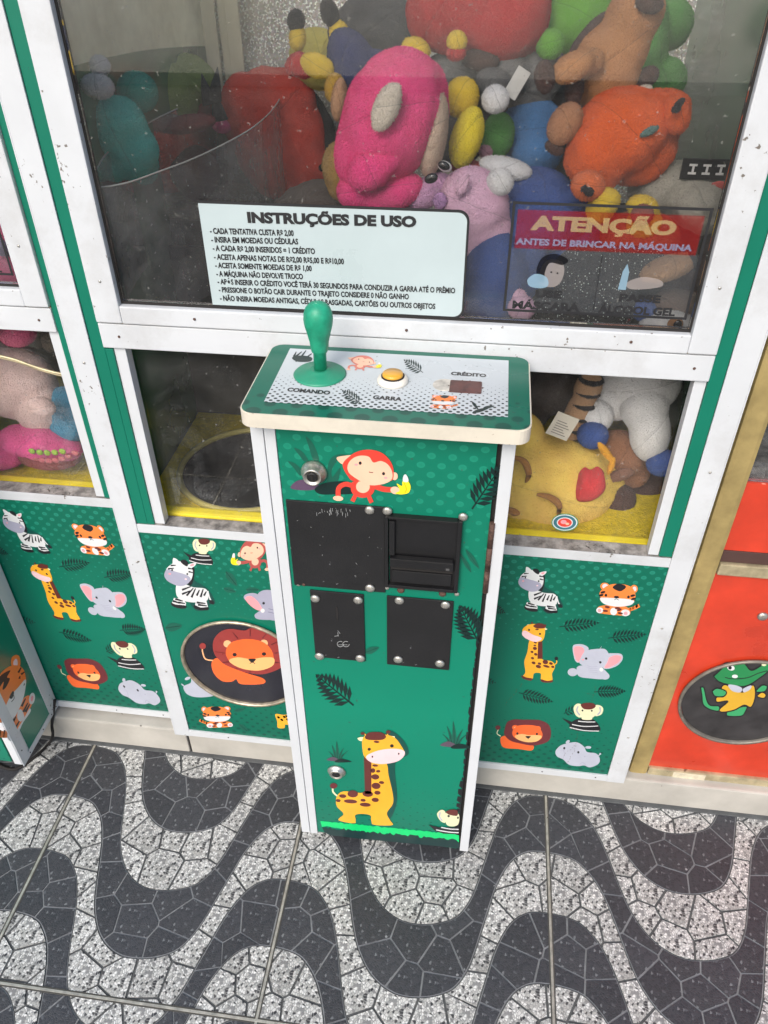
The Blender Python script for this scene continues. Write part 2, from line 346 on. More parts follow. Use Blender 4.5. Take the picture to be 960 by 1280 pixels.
def a_zebra(p, f=1):
    p.blob([(225, 140), (250, 200), (335, 255), (385, 345), (350, 360), (320, 395), (250, 395), (190, 300), (160, 220)], SHAD)
    p.line([(335, 270), (345, 310), (362, 345)], 9, WH); p.blob([(345, 330), (372, 335), (376, 358), (350, 352)], K)
    p.blob([(130, 225), (185, 225), (240, 245), (320, 255), (338, 300), (325, 335), (240, 345), (165, 330), (128, 295)], WH)
    p.poly([(112, 315), (170, 320), (192, 350), (188, 375), (110, 368), (96, 352)], WH); p.blob([(94, 345), (120, 358), (188, 366), (187, 384), (140, 384), (98, 366)], K)
    p.poly([(255, 335), (325, 330), (338, 380), (250, 380)], WH); p.blob([(246, 362), (290, 378), (337, 376), (336, 396), (280, 395), (248, 382)], K)
    for a in [((165, 262), (222, 240)), ((165, 290), (220, 268)), ((195, 300), (240, 250)), ((228, 312), (254, 252)), ((262, 300), (280, 262)), ((288, 310), (305, 256)), ((310, 300), (326, 272)), ((104, 335), (150, 350)), ((120, 322), (170, 336)), ((140, 345), (185, 352)), ((262, 345), (320, 352)), ((270, 360), (330, 368))]:
        p.line([a[0], a[1]], 14, K, 7, False, up=False)
    p.blob([(216, 100), (243, 110), (245, 170), (228, 228), (205, 225), (220, 170)], K)
    p.blob([(105, 55), (125, 55), (150, 85), (108, 100)], WH); p.blob([(205, 95), (255, 82), (252, 100), (222, 118)], WH); p.ell(232, 97, 14, 7, PINK, -15)
    p.blob([(60, 130), (90, 95), (140, 72), (200, 90), (235, 130), (228, 190), (190, 222), (130, 215), (70, 180)], WH)
    p.blob([(50, 150), (70, 125), (120, 140), (200, 165), (222, 195), (190, 228), (140, 235), (80, 210), (52, 180)], LILAC)
    p.blob([(155, 72), (180, 62), (205, 80), (200, 105), (175, 95)], K)
    for a in [((72, 122), (112, 118)), ((90, 100), (125, 98)), ((205, 118), (240, 125)), ((208, 140), (240, 148))]: p.line(a, 11, K, 5, False, up=False)
    p.ell(100, 130, 6, 7, K); p.ell(200, 156, 6, 7, K); p.ell(84, 155, 9, 5, PINK); p.ell(190, 190, 8, 5, LPINK)
def a_tiger(p):
    p.line([(860, 375), (900, 365), (955, 340)], 26, ORA)
    for x, y in ((850, 368), (885, 372), (908, 358), (935, 345)): p.ell(x, y, 9, 14, K, 20, up=False)
    p.blob([(640, 360), (690, 340), (840, 345), (885, 380), (870, 415), (780, 412), (650, 395)], ORA)
    p.ell(762, 385, 26, 28, WH); p.ell(658, 376, 26, 22, WH); p.ell(850, 395, 34, 25, WH); p.ell(656, 377, 14, 13, PINK); p.ell(852, 399, 15, 13, PINK)
    for x, y, a in ((700, 380, 5), (715, 352, 10), (805, 372, -20), (812, 398, 10), (790, 360, 0)): p.ell(x, y, 20, 9, BRN, a, up=False)
    p.ell(700, 200, 38, 30, ORA, 20); p.ell(915, 215, 28, 30, ORA); p.ell(700, 197, 24, 20, LPINK, 20); p.ell(918, 215, 15, 18, LPINK)
    p.blob([(655, 260), (680, 215), (740, 182), (830, 180), (900, 205), (925, 260), (905, 310), (800, 325), (700, 310)], ORA)
    p.blob([(660, 285), (700, 280), (780, 285), (860, 290), (915, 305), (890, 335), (810, 348), (730, 340), (680, 320)], WH)
    p.blob([(755, 200), (780, 180), (805, 176), (850, 190), (848, 212), (815, 232), (790, 228), (765, 215)], K)
    for x, y in ((682, 240), (668, 262), (905, 265), (910, 290)): p.ell(x, y, 19, 9, K, -15, up=False)
    p.ell(704, 262, 10, 11, K); p.ell(873, 275, 10, 11, K); p.ell(783, 276, 20, 10, K); p.line([(768, 296), (783, 290), (800, 298)], 4, K)
def a_giraffe(p):
    p.line([(310, 790), (335, 770), (332, 745)], 7, YEL); p.ell(333, 738, 14, 14, K)
    p.blob([(138, 590), (220, 590), (222, 680), (225, 742), (300, 760), (322, 800), (300, 850), (298, 905), (222, 905), (215, 850), (165, 850), (150, 895), (80, 880), (100, 840), (92, 760), (115, 690)], YEL)
    p.line([(212, 590), (210, 740)], 30, BRN, 38, False)
    for x, y, a, b in ((172, 662, 15, 12), (150, 688, 11, 8), (178, 706, 13, 10), (154, 735, 12, 9), (162, 770, 15, 10), (198, 798, 20, 12), (206, 776, 13, 9), (250, 764, 21, 16), (258, 796, 26, 9), (292, 775, 15, 10), (175, 618, 12, 7), (172, 640, 10, 6), (306, 800, 13, 9)): p.ell(x, y, a, b, BRN, 15, up=False)
    p.blob([(72, 865), (110, 880), (155, 888), (140, 903), (100, 895), (76, 882)], BRN); p.blob([(218, 893), (262, 905), (304, 900), (300, 915), (250, 918), (220, 910)], BRN)
    p.blob([(118, 482), (150, 488), (140, 502), (116, 492)], CRM); p.blob([(232, 500), (264, 516), (240, 524)], CRM)
    p.blob([(78, 530), (110, 490), (170, 478), (240, 500), (245, 560), (225, 605), (180, 610), (120, 590)], YEL)
    p.blob([(76, 540), (100, 528), (160, 560), (218, 580), (215, 600), (170, 612), (110, 590), (80, 565)], LPINK)
    p.blob([(160, 490), (200, 472), (248, 486), (246, 508), (205, 512), (172, 505)], BRN); p.ell(188, 518, 14, 6, BRN); p.ell(128, 522, 8, 8, K); p.ell(210, 552, 8, 8, K)
    p.ell(150, 470, 6, 8, BRN); p.ell(250, 488, 7, 7, BRN)
def a_elephant(p):
    p.blob([(490, 800), (560, 790), (660, 800), (720, 850), (725, 880), (680, 893), (600, 888), (500, 870)], PALE)
    p.ell(455, 840, 38, 30, PALE); p.ell(690, 865, 42, 30, PALE, 15)
    p.blob([(455, 650), (490, 630), (540, 635), (575, 665), (545, 730), (500, 768), (470, 745)], PALE); p.blob([(462, 660), (500, 645), (540, 665), (530, 730), (500, 762), (475, 735)], PINK)
    p.blob([(710, 710), (760, 698), (820, 705), (828, 745), (790, 790), (720, 815), (680, 800)], PALE); p.blob([(730, 730), (780, 712), (820, 725), (800, 765), (740, 800), (695, 808), (705, 770)], PINK)
    p.blob([(540, 690), (580, 672), (640, 665), (700, 668), (728, 720), (700, 790), (660, 810), (590, 815), (530, 790), (505, 760)], PALE)
    p.blob([(560, 790), (620, 790), (660, 815), (640, 860), (560, 870), (495, 830), (490, 800)], PALE)
    for y in (0, 16, 32, 48): p.line([(562+y*.3, 790+y), (600, 800+y*.8), (640, 795+y)], 3, LILAC)
    p.ell(670, 820, 15, 15, WH); p.ell(556, 737, 9, 9, K); p.ell(662, 765, 9, 9, K); p.ell(532, 745, 8, 5, PINK); p.line([(660, 662), (672, 645)], 4, PALE, 2, False)
def a_lion(p):
    p.line([(85, 640), (60, 622), (70, 595)], 6, CRM); p.ell(66, 583, 17, 15, MANE)
    p.blob([(85, 650), (130, 640), (230, 690), (300, 700), (290, 735), (200, 725), (120, 720), (90, 700)], LION)
    p.blob([(112, 590), (130, 545), (175, 528), (230, 530), (290, 530), (350, 535), (405, 565), (420, 620), (405, 670), (350, 695), (290, 702), (220, 690), (150, 670), (110, 630)], MANE)
    p.ell(182, 582, 22, 16, LION); p.ell(332, 590, 20, 18, LION); p.ell(183, 584, 11, 8, FACE); p.ell(334, 592, 10, 9, FACE)
    p.blob([(165, 600), (200, 570), (265, 565), (330, 575), (362, 620), (350, 660), (290, 678), (210, 665), (168, 640)], LION)
    p.blob([(180, 638), (225, 625), (268, 632), (320, 632), (358, 640), (330, 672), (270, 680), (205, 665)], MUZ)
    p.ell(196, 622, 7, 8, K); p.ell(326, 625, 7, 8, K); p.blob([(250, 640), (285, 640), (268, 655)], K); p.line([(268, 650), (268, 660)], 3, K, smooth=False)
def a_lemur(p):
    p.poly([(490, 518), (560, 545), (600, 560), (560, 575)], K)
    p.blob([(545, 560), (600, 525), (690, 525), (735, 560), (745, 605), (660, 610), (560, 595)], K)
    for a in [((560, 562), (640, 575), (735, 572)), ((600, 540), (660, 545), (715, 545)), ((545, 582), (640, 602), (740, 606))]: p.line(a, 6, WH, 5)
    p.blob([(630, 505), (685, 505), (690, 530), (630, 528)], CRM)
    p.blob([(570, 455), (590, 425), (625, 430), (650, 480), (620, 515), (585, 500)], CRM); p.blob([(700, 440), (740, 432), (768, 455), (755, 495), (715, 505), (690, 480)], CRM)
    p.line([(600, 440), (592, 470), (612, 500)], 8, LILAC); p.line([(745, 445), (748, 475), (730, 497)], 8, LILAC)
    p.blob([(625, 455), (660, 445), (710, 455), (720, 490), (690, 520), (645, 518), (620, 490)], CRM)
    p.blob([(618, 430), (650, 418), (700, 420), (718, 440), (690, 460), (640, 458)], BRN); p.ell(630, 468, 6, 6, K); p.ell(692, 470, 6, 6, K)
def a_hippo(p):
    p.line([(735, 770), (752, 758)], 6, PALE, smooth=False); p.ell(748, 758, 6, 6, PALE)
    p.ell(532, 678, 16, 10, PALE, -40); p.ell(668, 715, 20, 9, PALE)
    p.blob([(450, 740), (480, 705), (520, 690), (590, 680), (640, 710), (660, 745), (720, 755), (745, 790), (735, 825), (680, 848), (640, 835), (600, 840), (540, 830), (500, 795), (460, 775)], PALE)
    p.line([(610, 830), (630, 815), (650, 830)], 3, LILAC); p.line([(500, 790), (510, 755), (500, 730)], 3, LILAC)
    p.ell(508, 720, 7, 8, K); p.ell(602, 747, 7, 8, K); p.ell(645, 775, 5, 4, LILAC)
def a_fern(p, x0, y0, x1, y1, w=26., n=9, m=None):
    m = m or LEAF; w *= 1.1
    d = Vector((x1-x0, y1-y0, 0)); L = d.length; d.normalize(); q = Vector((-d.y, d.x, 0))
    p.line([(x0, y0), (x1, y1)], w*.13, m, w*.07, False)
    for i in range(n):
        t = .12+.82*i/(n-1); c = Vector((x0, y0, 0))+d*L*t; l = w*(math.sin(math.pi*min(1, .25+t*.8)) + .15)
        for s in (-1, 1):
            e = c+d*l*.75+q*s*l; n2 = Vector((-(e-c).y, (e-c).x, 0)).normalized()*w*.19; mid = (c+e)/2
            p.poly([(c.x, c.y), ((mid+n2).x, (mid+n2).y), (e.x, e.y), ((mid-n2).x, (mid-n2).y)], m, up=False)
def a_leaf(p, x, y, l, w, rot, m=None):
    c, q = math.cos(math.radians(rot)), math.sin(math.radians(rot))
    R = lambda a, b: (x+a*c-b*q, y+a*q+b*c)
    p.blob([R(-l, 0), R(-l*.4, -w), R(l*.4, -w*.8), R(l, 0), R(l*.4, w*.8), R(-l*.4, w)], m or LEAF2); p.line([R(-l, 0), R(l*.8, 0)], w*.12, LEAF, smooth=False)
def a_tuft(p, x, y, s):
    for dx, h, w, b in ((-26, -34, 9, -14), (-14, -62, 11, -10), (4, -80, 13, -6), (20, -50, 10, 12), (34, -38, 8, 20)):
        p.blob([(x+s*(dx*.5-w*.5), y), (x+s*(dx*.7+b*.3-w*.4), y+s*h*.5), (x+s*(dx+b), y+s*h), (x+s*(dx*.7+b*.3+w*.5), y+s*h*.5), (x+s*(dx*.5+w*.6), y)], LEAF2)
        p.line([(x+s*dx*.5, y), (x+s*(dx*.7+b*.3), y+s*h*.5), (x+s*(dx+b), y+s*h)], s*2.2, LEAF, s*.6)
    p.blob([(x-s*48, y+s*6), (x-s*20, y-s*8), (x+s*10, y+s*4), (x+s*30, y+s*10), (x-s*10, y+s*12)], ink('stone', (.10, .07, .10)))
    p.blob([(x-s*8, y+s*10), (x+s*20, y), (x+s*60, y+s*10), (x+s*62, y+s*16), (x, y+s*18)], LEAF)
def a_monkey(p, mr=None, red_tail=True):
    m = mr or MRED
    p.line([(440, 360), (385, 345), (340, 370), (335, 425)], 32, m); p.ell(335, 440, 34, 17, SKIN, 5)
    p.line([(455, 410), (430, 460)], 28, m, smooth=False); p.line([(535, 415), (558, 468)], 28, m, smooth=False)
    p.blob([(430, 330), (500, 320), (570, 345), (575, 390), (545, 425), (490, 435), (440, 415), (420, 380)], m); p.ell(500, 362, 46, 42, SKIN)
    p.line([(570, 355), (640, 378), (700, 382)], 38, m, 34)
    p.blob([(325, 170), (360, 158), (440, 155), (430, 215), (375, 215), (345, 200)], SKIN)
    p.ell(712, 292, 20, 26, SKIN)
    p.blob([(365, 215), (410, 160), (470, 125), (550, 115), (630, 138), (685, 195), (705, 260), (695, 318), (640, 320), (450, 325), (400, 290)], m)
    p.blob([(400, 215), (430, 175), (480, 155), (540, 162), (570, 200), (620, 190), (668, 215), (695, 265), (690, 315), (630, 345), (540, 350), (460, 310), (405, 265)], SKIN)
    p.ell(482, 204, 10, 11, K); p.ell(638, 274, 10, 11, K); p.ell(455, 214, 12, 7, PINK); p.ell(652, 302, 12, 7, PINK); p.line([(540, 262), (552, 266), (568, 266)], 5, BRN)
    p.ell(715, 385, 32, 25, SKIN, 10); p.blob([(725, 340), (760, 355), (765, 325), (800, 325), (818, 360), (805, 400), (760, 412), (715, 405), (745, 385)], BAN); p.blob([(768, 325), (770, 290), (785, 278), (800, 300), (802, 328)], WH)
    p.line([(775, 335), (790, 375), (780, 402)], 5, ink('banana_shade', (.6, .42, .0)))
def a_biggiraffe(p):
    p.blob([(450, 60), (540, 110), (580, 200), (500, 260), (510, 480), (460, 590), (440, 400), (430, 200)], SHAD)
    p.line([(155, 455), (128, 430), (125, 405)], 10, CRM); p.ell(130, 392, 22, 17, MANE)
    p.blob([(320, 200), (440, 250), (460, 330), (485, 440), (485, 500), (450, 555), (470, 600), (480, 628), (362, 622), (350, 568), (262, 565), (262, 615), (160, 598), (190, 560), (150, 515), (148, 460), (190, 425), (310, 432), (322, 360)], YEL)
    p.poly([(262, 568), (352, 572), (360, 622), (262, 612)], DOOR); 
    p.poly([(312, 215), (357, 240), (357, 440), (318, 440)], BRN)
    for x, y, a, b in ((380, 270, 18, 7), (366, 300, 14, 14), (398, 304, 13, 8), (380, 338, 24, 16), (418, 372, 16, 9), (385, 392, 27, 19), (393, 433, 19, 12), (380, 476, 22, 13), (320, 505, 33, 12), (307, 478, 16, 9), (335, 440, 32, 18), (245, 440, 32, 21), (185, 453, 22, 11), (232, 485, 40, 12), (158, 480, 15, 9)): p.ell(x, y, a, b, BRN, 4, up=False)
    p.line([(318, 80), (325, 100)], 7, YEL); p.line([(455, 80), (450, 100)], 7, YEL); p.ell(305, 78, 13, 9, BRN); p.ell(458, 68, 13, 10, BRN)
    p.blob([(274, 105), (300, 98), (320, 105), (310, 122), (285, 120)], CRM); p.blob([(460, 95), (498, 95), (482, 115), (455, 112)], CRM)
    p.blob([(302, 120), (320, 90), (380, 82), (450, 85), (500, 105), (535, 150), (555, 195), (520, 235), (440, 255), (360, 250), (315, 215), (303, 165)], YEL)
    p.blob([(325, 215), (380, 185), (450, 170), (520, 170), (556, 185), (550, 215), (510, 245), (430, 260), (355, 250)], LPINK)
    p.blob([(318, 100), (335, 75), (370, 68), (420, 72), (445, 95), (420, 115), (340, 115)], BRN); p.ell(388, 127, 18, 7, BRN, 5); p.ell(344, 171, 10, 9, K); p.ell(480, 151, 11, 10, K); p.ell(363, 216, 5, 6, K); p.ell(521, 198, 5, 6, K)
def a_fliplion(p):
    p.line([(330, 815), (280, 805), (262, 760), (262, 735)], 8, FACE); p.ell(263, 726, 20, 19, MANE2)
    p.blob([(330, 690), (370, 640), (430, 620), (520, 630), (560, 615), (640, 625), (710, 660), (770, 720), (785, 790), (755, 850), (690, 885), (620, 900), (540, 890), (450, 870), (370, 820), (330, 760)], MANE2)
    for a in range(0, 360, 30):
        c, q = math.cos(math.radians(a)), math.sin(math.radians(a)); p.line([(555+c*150, 770+q*105), (555+c*215, 760+q*138)], 7, MANE, 3, False, up=False)
    p.blob([(318, 830), (350, 800), (400, 840), (520, 888), (635, 925), (634, 958), (500, 960), (470, 930), (440, 945), (380, 940), (330, 890)], LION)
    p.ell(415, 712, 24, 22, FACE); p.ell(640, 708, 24, 22, FACE)
    p.blob([(405, 770), (430, 710), (500, 685), (580, 685), (650, 710), (695, 770), (690, 840), (620, 872), (520, 868), (440, 830)], LION)
    p.blob([(425, 812), (480, 795), (560, 805), (640, 795), (700, 800), (695, 845), (620, 875), (530, 870), (460, 845)], MUZ)
    p.ell(460, 778, 13, 11, K); p.ell(640, 774, 13, 11, K); p.blob([(545, 805), (590, 805), (568, 828)], K); p.line([(553, 832), (570, 825), (586, 834)], 4, K)
def a_croc(p):     # a plain cartoon crocodile in a yellow shirt
    def ob(pts, m): p.blob(pts, m); p.line(pts+[pts[0]], 12, K)
    ob([(285, 390), (320, 400), (345, 510), (380, 570), (470, 580), (465, 630), (370, 610), (310, 560), (298, 470)], CROC2)
    ob([(560, 620), (740, 580), (730, 640), (690, 680), (560, 680), (545, 650)], CROC2)
    ob([(490, 395), (540, 365), (700, 440), (800, 370), (830, 400), (830, 500), (790, 590), (720, 570), (620, 620), (500, 640), (475, 610), (560, 530), (450, 540), (445, 490), (520, 480)], ink('shirt_yellow', (.62, .36, .03)))
    ob([(850, 470), (900, 440), (940, 465), (920, 500), (860, 490)], ink('shirt_yellow', (.62, .36, .03)))
    ob([(400, 430), (450, 400), (540, 430), (520, 480), (430, 480)], CROC2); ob([(840, 420), (900, 370), (950, 380), (930, 430), (850, 440)], CROC2)
    ob([(415, 280), (500, 200), (530, 150), (640, 150), (720, 150), (790, 220), (880, 180), (930, 140), (975, 165), (960, 230), (860, 310), (760, 370), (660, 380), (480, 340)], CROC)
    p.line([(530, 290), (600, 305), (750, 295), (860, 250), (950, 225)], 8, K); p.ell(588, 195, 38, 26, WH, 15); p.ell(580, 195, 17, 18, K); p.ell(918, 165, 24, 12, CRM); p.ell(628, 280, 30, 18, WH)
    p.blob([(560, 365), (640, 370), (700, 400), (680, 440), (600, 425)], PALE); p.blob([(710, 405), (790, 370), (780, 410), (720, 440)], PALE)

# ------------------------------------------------------------------ lettering
_f = {}
def text_bm(bm, s, p0, p1, cap, up, nrm, bold=.03, mi=0, fixw=True):
    """writes s with its base line from p0 to p1 (stretched to fit), capital height cap"""
    cu = bpy.data.curves.new('lettering', 'FONT'); cu.body = s; cu.offset = bold; cu.resolution_u = 3
    to = bpy.data.objects.new('lettering', cu); COL.objects.link(to)
    me = bpy.data.meshes.new_from_object(to)
    xs = [v.co.x for v in me.vertices]; x0, x1 = min(xs), max(xs)
    p0, p1 = Vector(p0), Vector(p1); dx = (p1-p0); w = dx.length; dx.normalize(); up = Vector(up); nrm = Vector(nrm)
    sx = w/(x1-x0); sy = cap/(.70+bold*2)
    vs = [bm.verts.new(p0+dx*((v.co.x-x0)*sx)+up*((v.co.y+bold)*sy)+nrm*.0006) for v in me.vertices]
    for f in me.polygons:
        try: q = bm.faces.new([vs[i] for i in f.vertices]); q.material_index = mi
        except ValueError: pass
    bpy.data.objects.remove(to); bpy.data.curves.remove(cu); bpy.data.meshes.remove(me)

# ================================================================== THE SETTING
# --- the wavy two-tone terrazzo pavement
XP = .5165; YP = .2515
HP = [(0, 0), (.038, -.002), (.070, -.011), (.092, -.030), (.109, -.053), (.124, -.085), (.137, -.124), (.154, -.184), (.172, -.232), (.203, -.275), (.245, -.300), (.290, -.303), (.335, -.291), (.361, -.272), (.383, -.232), (.402, -.168), (.414, -.126), (.429, -.078), (.455, -.030), (.485, -.006)]
def wave(x):
    u = (x+.828) % XP
    pts = HP+[(XP, 0)]
    for (a, ya), (b, yb) in zip(pts, pts[1:]):
        if a <= u <= b:
            t = (u-a)/(b-a); i = pts.index((a, ya))
            pa = pts[i-1] if i > 0 else (-.0315, -.006); pb = pts[i+2] if i+2 < len(pts) else (XP+.038, -.002)
            m0 = (yb-pa[1])/(b-pa[0])*(b-a); m1 = (pb[1]-ya)/(pb[0]-a)*(b-a)
            return (2*t**3-3*t*t+1)*ya+(t**3-2*t*t+t)*m0+(-2*t**3+3*t*t)*yb+(t**3-t*t)*m1
    return 0
def terrazzo(name, light):
    m, t, b = nt(name)
    tc = N(t, 'ShaderNodeTexCoord'); oi = N(t, 'ShaderNodeObjectInfo')
    n0 = N(t, 'ShaderNodeTexNoise', i_Scale=60.0, i_Detail=2.0); t.links.new(tc.outputs['Object'], n0.inputs['Vector'])
    wv = N(t, 'ShaderNodeVectorMath', operation='MULTIPLY_ADD'); t.links.new(n0.outputs['Color'], wv.inputs[0]); wv.inputs[1].default_value = (.008, .008, .008); t.links.new(tc.outputs['Object'], wv.inputs[2])
    v = N(t, 'ShaderNodeTexVoronoi', i_Scale=215.0); t.links.new(wv.outputs[0], v.inputs['Vector'])
    ve = N(t, 'ShaderNodeTexVoronoi', feature='DISTANCE_TO_EDGE', i_Scale=215.0); t.links.new(wv.outputs[0], ve.inputs['Vector'])
    sep = N(t, 'ShaderNodeSeparateColor'); t.links.new(v.outputs['Color'], sep.inputs[0])
    cr = N(t, 'ShaderNodeValToRGB'); cr.color_ramp.interpolation = 'CONSTANT'; t.links.new(sep.outputs[0], cr.inputs[0])
    e = cr.color_ramp.elements
    stops = [(0, (.03, .03, .035)), (.10, (.22, .22, .22)), (.24, (.42, .42, .40)), (.48, (.58, .58, .56)), (.72, (.70, .70, .68))] if light else \
            [(0, (.032, .034, .040)), (.45, (.045, .047, .054)), (.90, (.085, .09, .10)), (.965, (.16, .17, .18)), (.99, (.30, .31, .32))]
    e[0].position = 0; e[0].color = (*stops[0][1], 1); e[1].position = stops[1][0]; e[1].color = (*stops[1][1], 1)
    for p_, c_ in stops[2:]: q = e.new(p_); q.color = (*c_, 1)
    edge = ramp(t, ve.outputs['Distance'], .02, .13)
    c = mixc(t, edge, (.25, .255, .25) if light else (.045, .047, .054), cr.outputs[0])
    n = N(t, 'ShaderNodeTexNoise', i_Scale=9.0, i_Detail=6.0); t.links.new(tc.outputs['Object'], n.inputs['Vector'])
    c = mixc(t, mth(t, 'MULTIPLY', ramp(t, n.outputs[0], .42, .75), .2), c, (.26, .25, .22) if light else (.07, .07, .068))
    hv = N(t, 'ShaderNodeHueSaturation'); t.links.new(c, hv.inputs['Color']); t.links.new(mth(t, 'MULTIPLY_ADD', oi.outputs['Random'], .25, .87), hv.inputs['Value'])
    t.links.new(hv.outputs[0], b.inputs['Base Color']); t.links.new(mth(t, 'MULTIPLY_ADD', n.outputs[0], .3, .30), b.inputs['Roughness'])
    bp = N(t, 'ShaderNodeBump', i_Strength=.35, i_Distance=.001); t.links.new(edge, bp.inputs['Height']); t.links.new(bp.outputs[0], b.inputs['Normal'])
    return m
TL, TD = terrazzo('white_terrazzo', True), terrazzo('black_terrazzo', False)
MORT = mat('grey_mortar', (.085, .09, .092), rough=.8, var=.2, vscale=40, bump=.5, bscale=200)
MORTD = mat('dark_mortar', (.085, .09, .092), rough=.8, var=.2, vscale=40, bump=.5, bscale=200)
def clip(poly, nx, ny, c):       # keep nx*x+ny*y <= c
    out = []; L = len(poly)
    for i in range(L):
        a, b = poly[i], poly[(i+1) % L]; da, db = nx*a[0]+ny*a[1]-c, nx*b[0]+ny*b[1]-c
        if da <= 0: out.append(a)
        if (da < 0 < db) or (db < 0 < da):
            t = da/(da-db); out.append((a[0]+(b[0]-a[0])*t, a[1]+(b[1]-a[1])*t))
    return out
def hull(pts):
    P = sorted(set(pts)); c = lambda o, a, b: (a[0]-o[0])*(b[1]-o[1])-(a[1]-o[1])*(b[0]-o[0])
    def half(Q):
        h = []
        for p in Q:
            while len(h) > 1 and c(h[-2], h[-1], p) <= 0: h.pop()
            h.append(p)
        return h[:-1]
    return half(P)+half(P[::-1])
def inset(poly, d, lvl=0):
    src = list(poly)
    P = []
    for p in poly:
        if not P or (abs(p[0]-P[-1][0])+abs(p[1]-P[-1][1])) > .0012: P.append(p)
    while len(P) > 3 and abs(P[0][0]-P[-1][0])+abs(P[0][1]-P[-1][1]) < .0012: P.pop()
    A = sum(P[i-1][0]*P[i][1]-P[i][0]*P[i-1][1] for i in range(len(P)))/2
    if abs(A) < .00012: return None, 0
    if A < 0: P.reverse(); A = -A
    out = []; L = len(P)
    for i in range(L):
        a, b, c = P[i-1], P[i], P[(i+1) % L]
        e1 = Vector((b[0]-a[0], b[1]-a[1])).normalized(); e2 = Vector((c[0]-b[0], c[1]-b[1])).normalized()
        n1, n2 = Vector((-e1.y, e1.x)), Vector((-e2.y, e2.x)); m = n1+n2
        if m.length < .3: m = n1
        m.normalize(); k = min(d/max(.35, m.dot(n1)), d*2)
        out.append((b[0]+m.x*k, b[1]+m.y*k))
    for _ in range(6):          # drop corners whose edges turned round
        L = len(out); bad = [i for i in range(L) if (out[i][0]-out[i-1][0])*(P[i][0]-P[i-1][0])+(out[i][1]-out[i-1][1])*(P[i][1]-P[i-1][1]) <= 0]
        if not bad or L < 5: break
        i = bad[0]; out.pop(i); P.pop(i)
    B = sum(out[i-1][0]*out[i][1]-out[i][0]*out[i-1][1] for i in range(len(out)))/2
    if B < A*.35: return None, 0
    L = len(out)
    for i in range(L):
        for j in range(i+2, L):
            if i == 0 and j == L-1: continue
            a, b, c, e_ = out[i], out[(i+1) % L], out[j], out[(j+1) % L]
            o = lambda p, q, r: (q[0]-p[0])*(r[1]-p[1])-(q[1]-p[1])*(r[0]-p[0])
            if o(a, b, c)*o(a, b, e_) < 0 and o(c, e_, a)*o(c, e_, b) < 0: return inset(src, d*.45, lvl+1) if lvl < 3 else (hull(out), A)
    return out, A
ground = box('pavement', -30, 30, -4.2, 12, -.3, -.0022, MORT, bev=0, kind='structure')
rnd = random.Random(11)
cells = []; beds = []
XA, XB, YA = -1.9, 1.7, -1.75
for kb in range(-9, 8):
    for light in (False, True):
        c1 = kb*YP+(0 if not light else .1245); c0 = kb*YP-(.127 if not light else 0)
        if c1-.302 > .06+.30 or c1 < YA: continue
        seeds = []
        for _ in range(6500):
            x = rnd.uniform(XA, XB); y = wave(x)+rnd.uniform(c0, c1)
            if y > .09 or y < YA: continue
            if all((x-a)**2+(y-b)**2 > .051**2 for a, b in seeds): seeds.append((x, y))
        for x, y in seeds:
            n = 34; xs = [x-.085+.17*i/n for i in range(n+1)]
            poly = [(q, wave(q)+c0) for q in xs]+[(q, wave(q)+c1) for q in reversed(xs)]
            for a, b in seeds:
                if (a, b) == (x, y) or (a-x)**2+(b-y)**2 > .17**2: continue
                nx, ny = a-x, b-y; cc = nx*(a+x)/2+ny*(b+y)/2
                poly = clip(poly, nx, ny, cc)
                if len(poly) < 3: break
            if len(poly) < 3: continue
            pts, A = inset(poly, .0022 if light else .0017)
            if pts:
                cells.append((light, pts, A, x, y))
                if not light: beds.append(poly)
def cell_bm(bm, pts, z):
    tp = [bm.verts.new((a, b, z)) for a, b in pts]; lo = [bm.verts.new((a, b, -.0035)) for a, b in pts]
    try: bm.faces.new(tp)
    except ValueError: return
    for i in range(len(pts)): bm.faces.new((lo[i-1], lo[i], tp[i], tp[i-1]))
def seen(c):
    px, py = proj((c[3], c[4], 0))
    if -25 < px < 985 and -40 < py < 1305 and c[4] < .01: return c[2]/mpp(Vector((c[3], c[4], 0)))**2
    return 0
cells.sort(key=seen, reverse=True)
rest = {True: bmesh.new(), False: bmesh.new()}
for i, c in enumerate(cells):
    z = rnd.uniform(-.0004, .0003)
    if i < 298 and seen(c) > 0:
        bm = bmesh.new(); cell_bm(bm, c[1], z); link('terrazzo_stone', bm, TL if c[0] else TD, ground, origin=(c[3], c[4], 0))
    else: cell_bm(rest[c[0]], c[1], z)
link('white_terrazzo_stones', rest[True], TL, ground, kind='stuff'); link('black_terrazzo_stones', rest[False], TD, ground, kind='stuff')
bm = bmesh.new()
for i, q in enumerate(beds):
    zb_ = -.0017+.0000045*(i*37 % 61)
    try: bm.faces.new([bm.verts.new((a, b, zb_)) for a, b in q])
    except ValueError: pass
bmesh.ops.recalc_face_normals(bm, faces=bm.faces); link('pale_mortar_bed', bm, mat('pale_mortar', (.20, .21, .22), rough=.8, var=.2, vscale=40, bump=.5, bscale=200), ground, kind='stuff')
JM = mat('metal_joint_strip', (.50, .48, .42), rough=.42, metal=.6, var=.25, vscale=60, spots=.25, scol=(.15, .13, .1), sscale=120, bump=.3)
JD = mat('joint_groove', (.07, .068, .06), rough=.8)
for k in range(-2, 4):
    x = -.297+.5165*k; bm = bmesh.new(); abox(bm, x-.0022, x+.0022, -1.75, .012, -.002, .0012, .0003); abox(bm, x-.0048, x-.0024, -1.75, .012, -.002, .0006, 0, 1); abox(bm, x+.0024, x+.0048, -1.75, .012, -.002, .0006, 0, 1); link('joint_strip', bm, [JM, JD], ground)
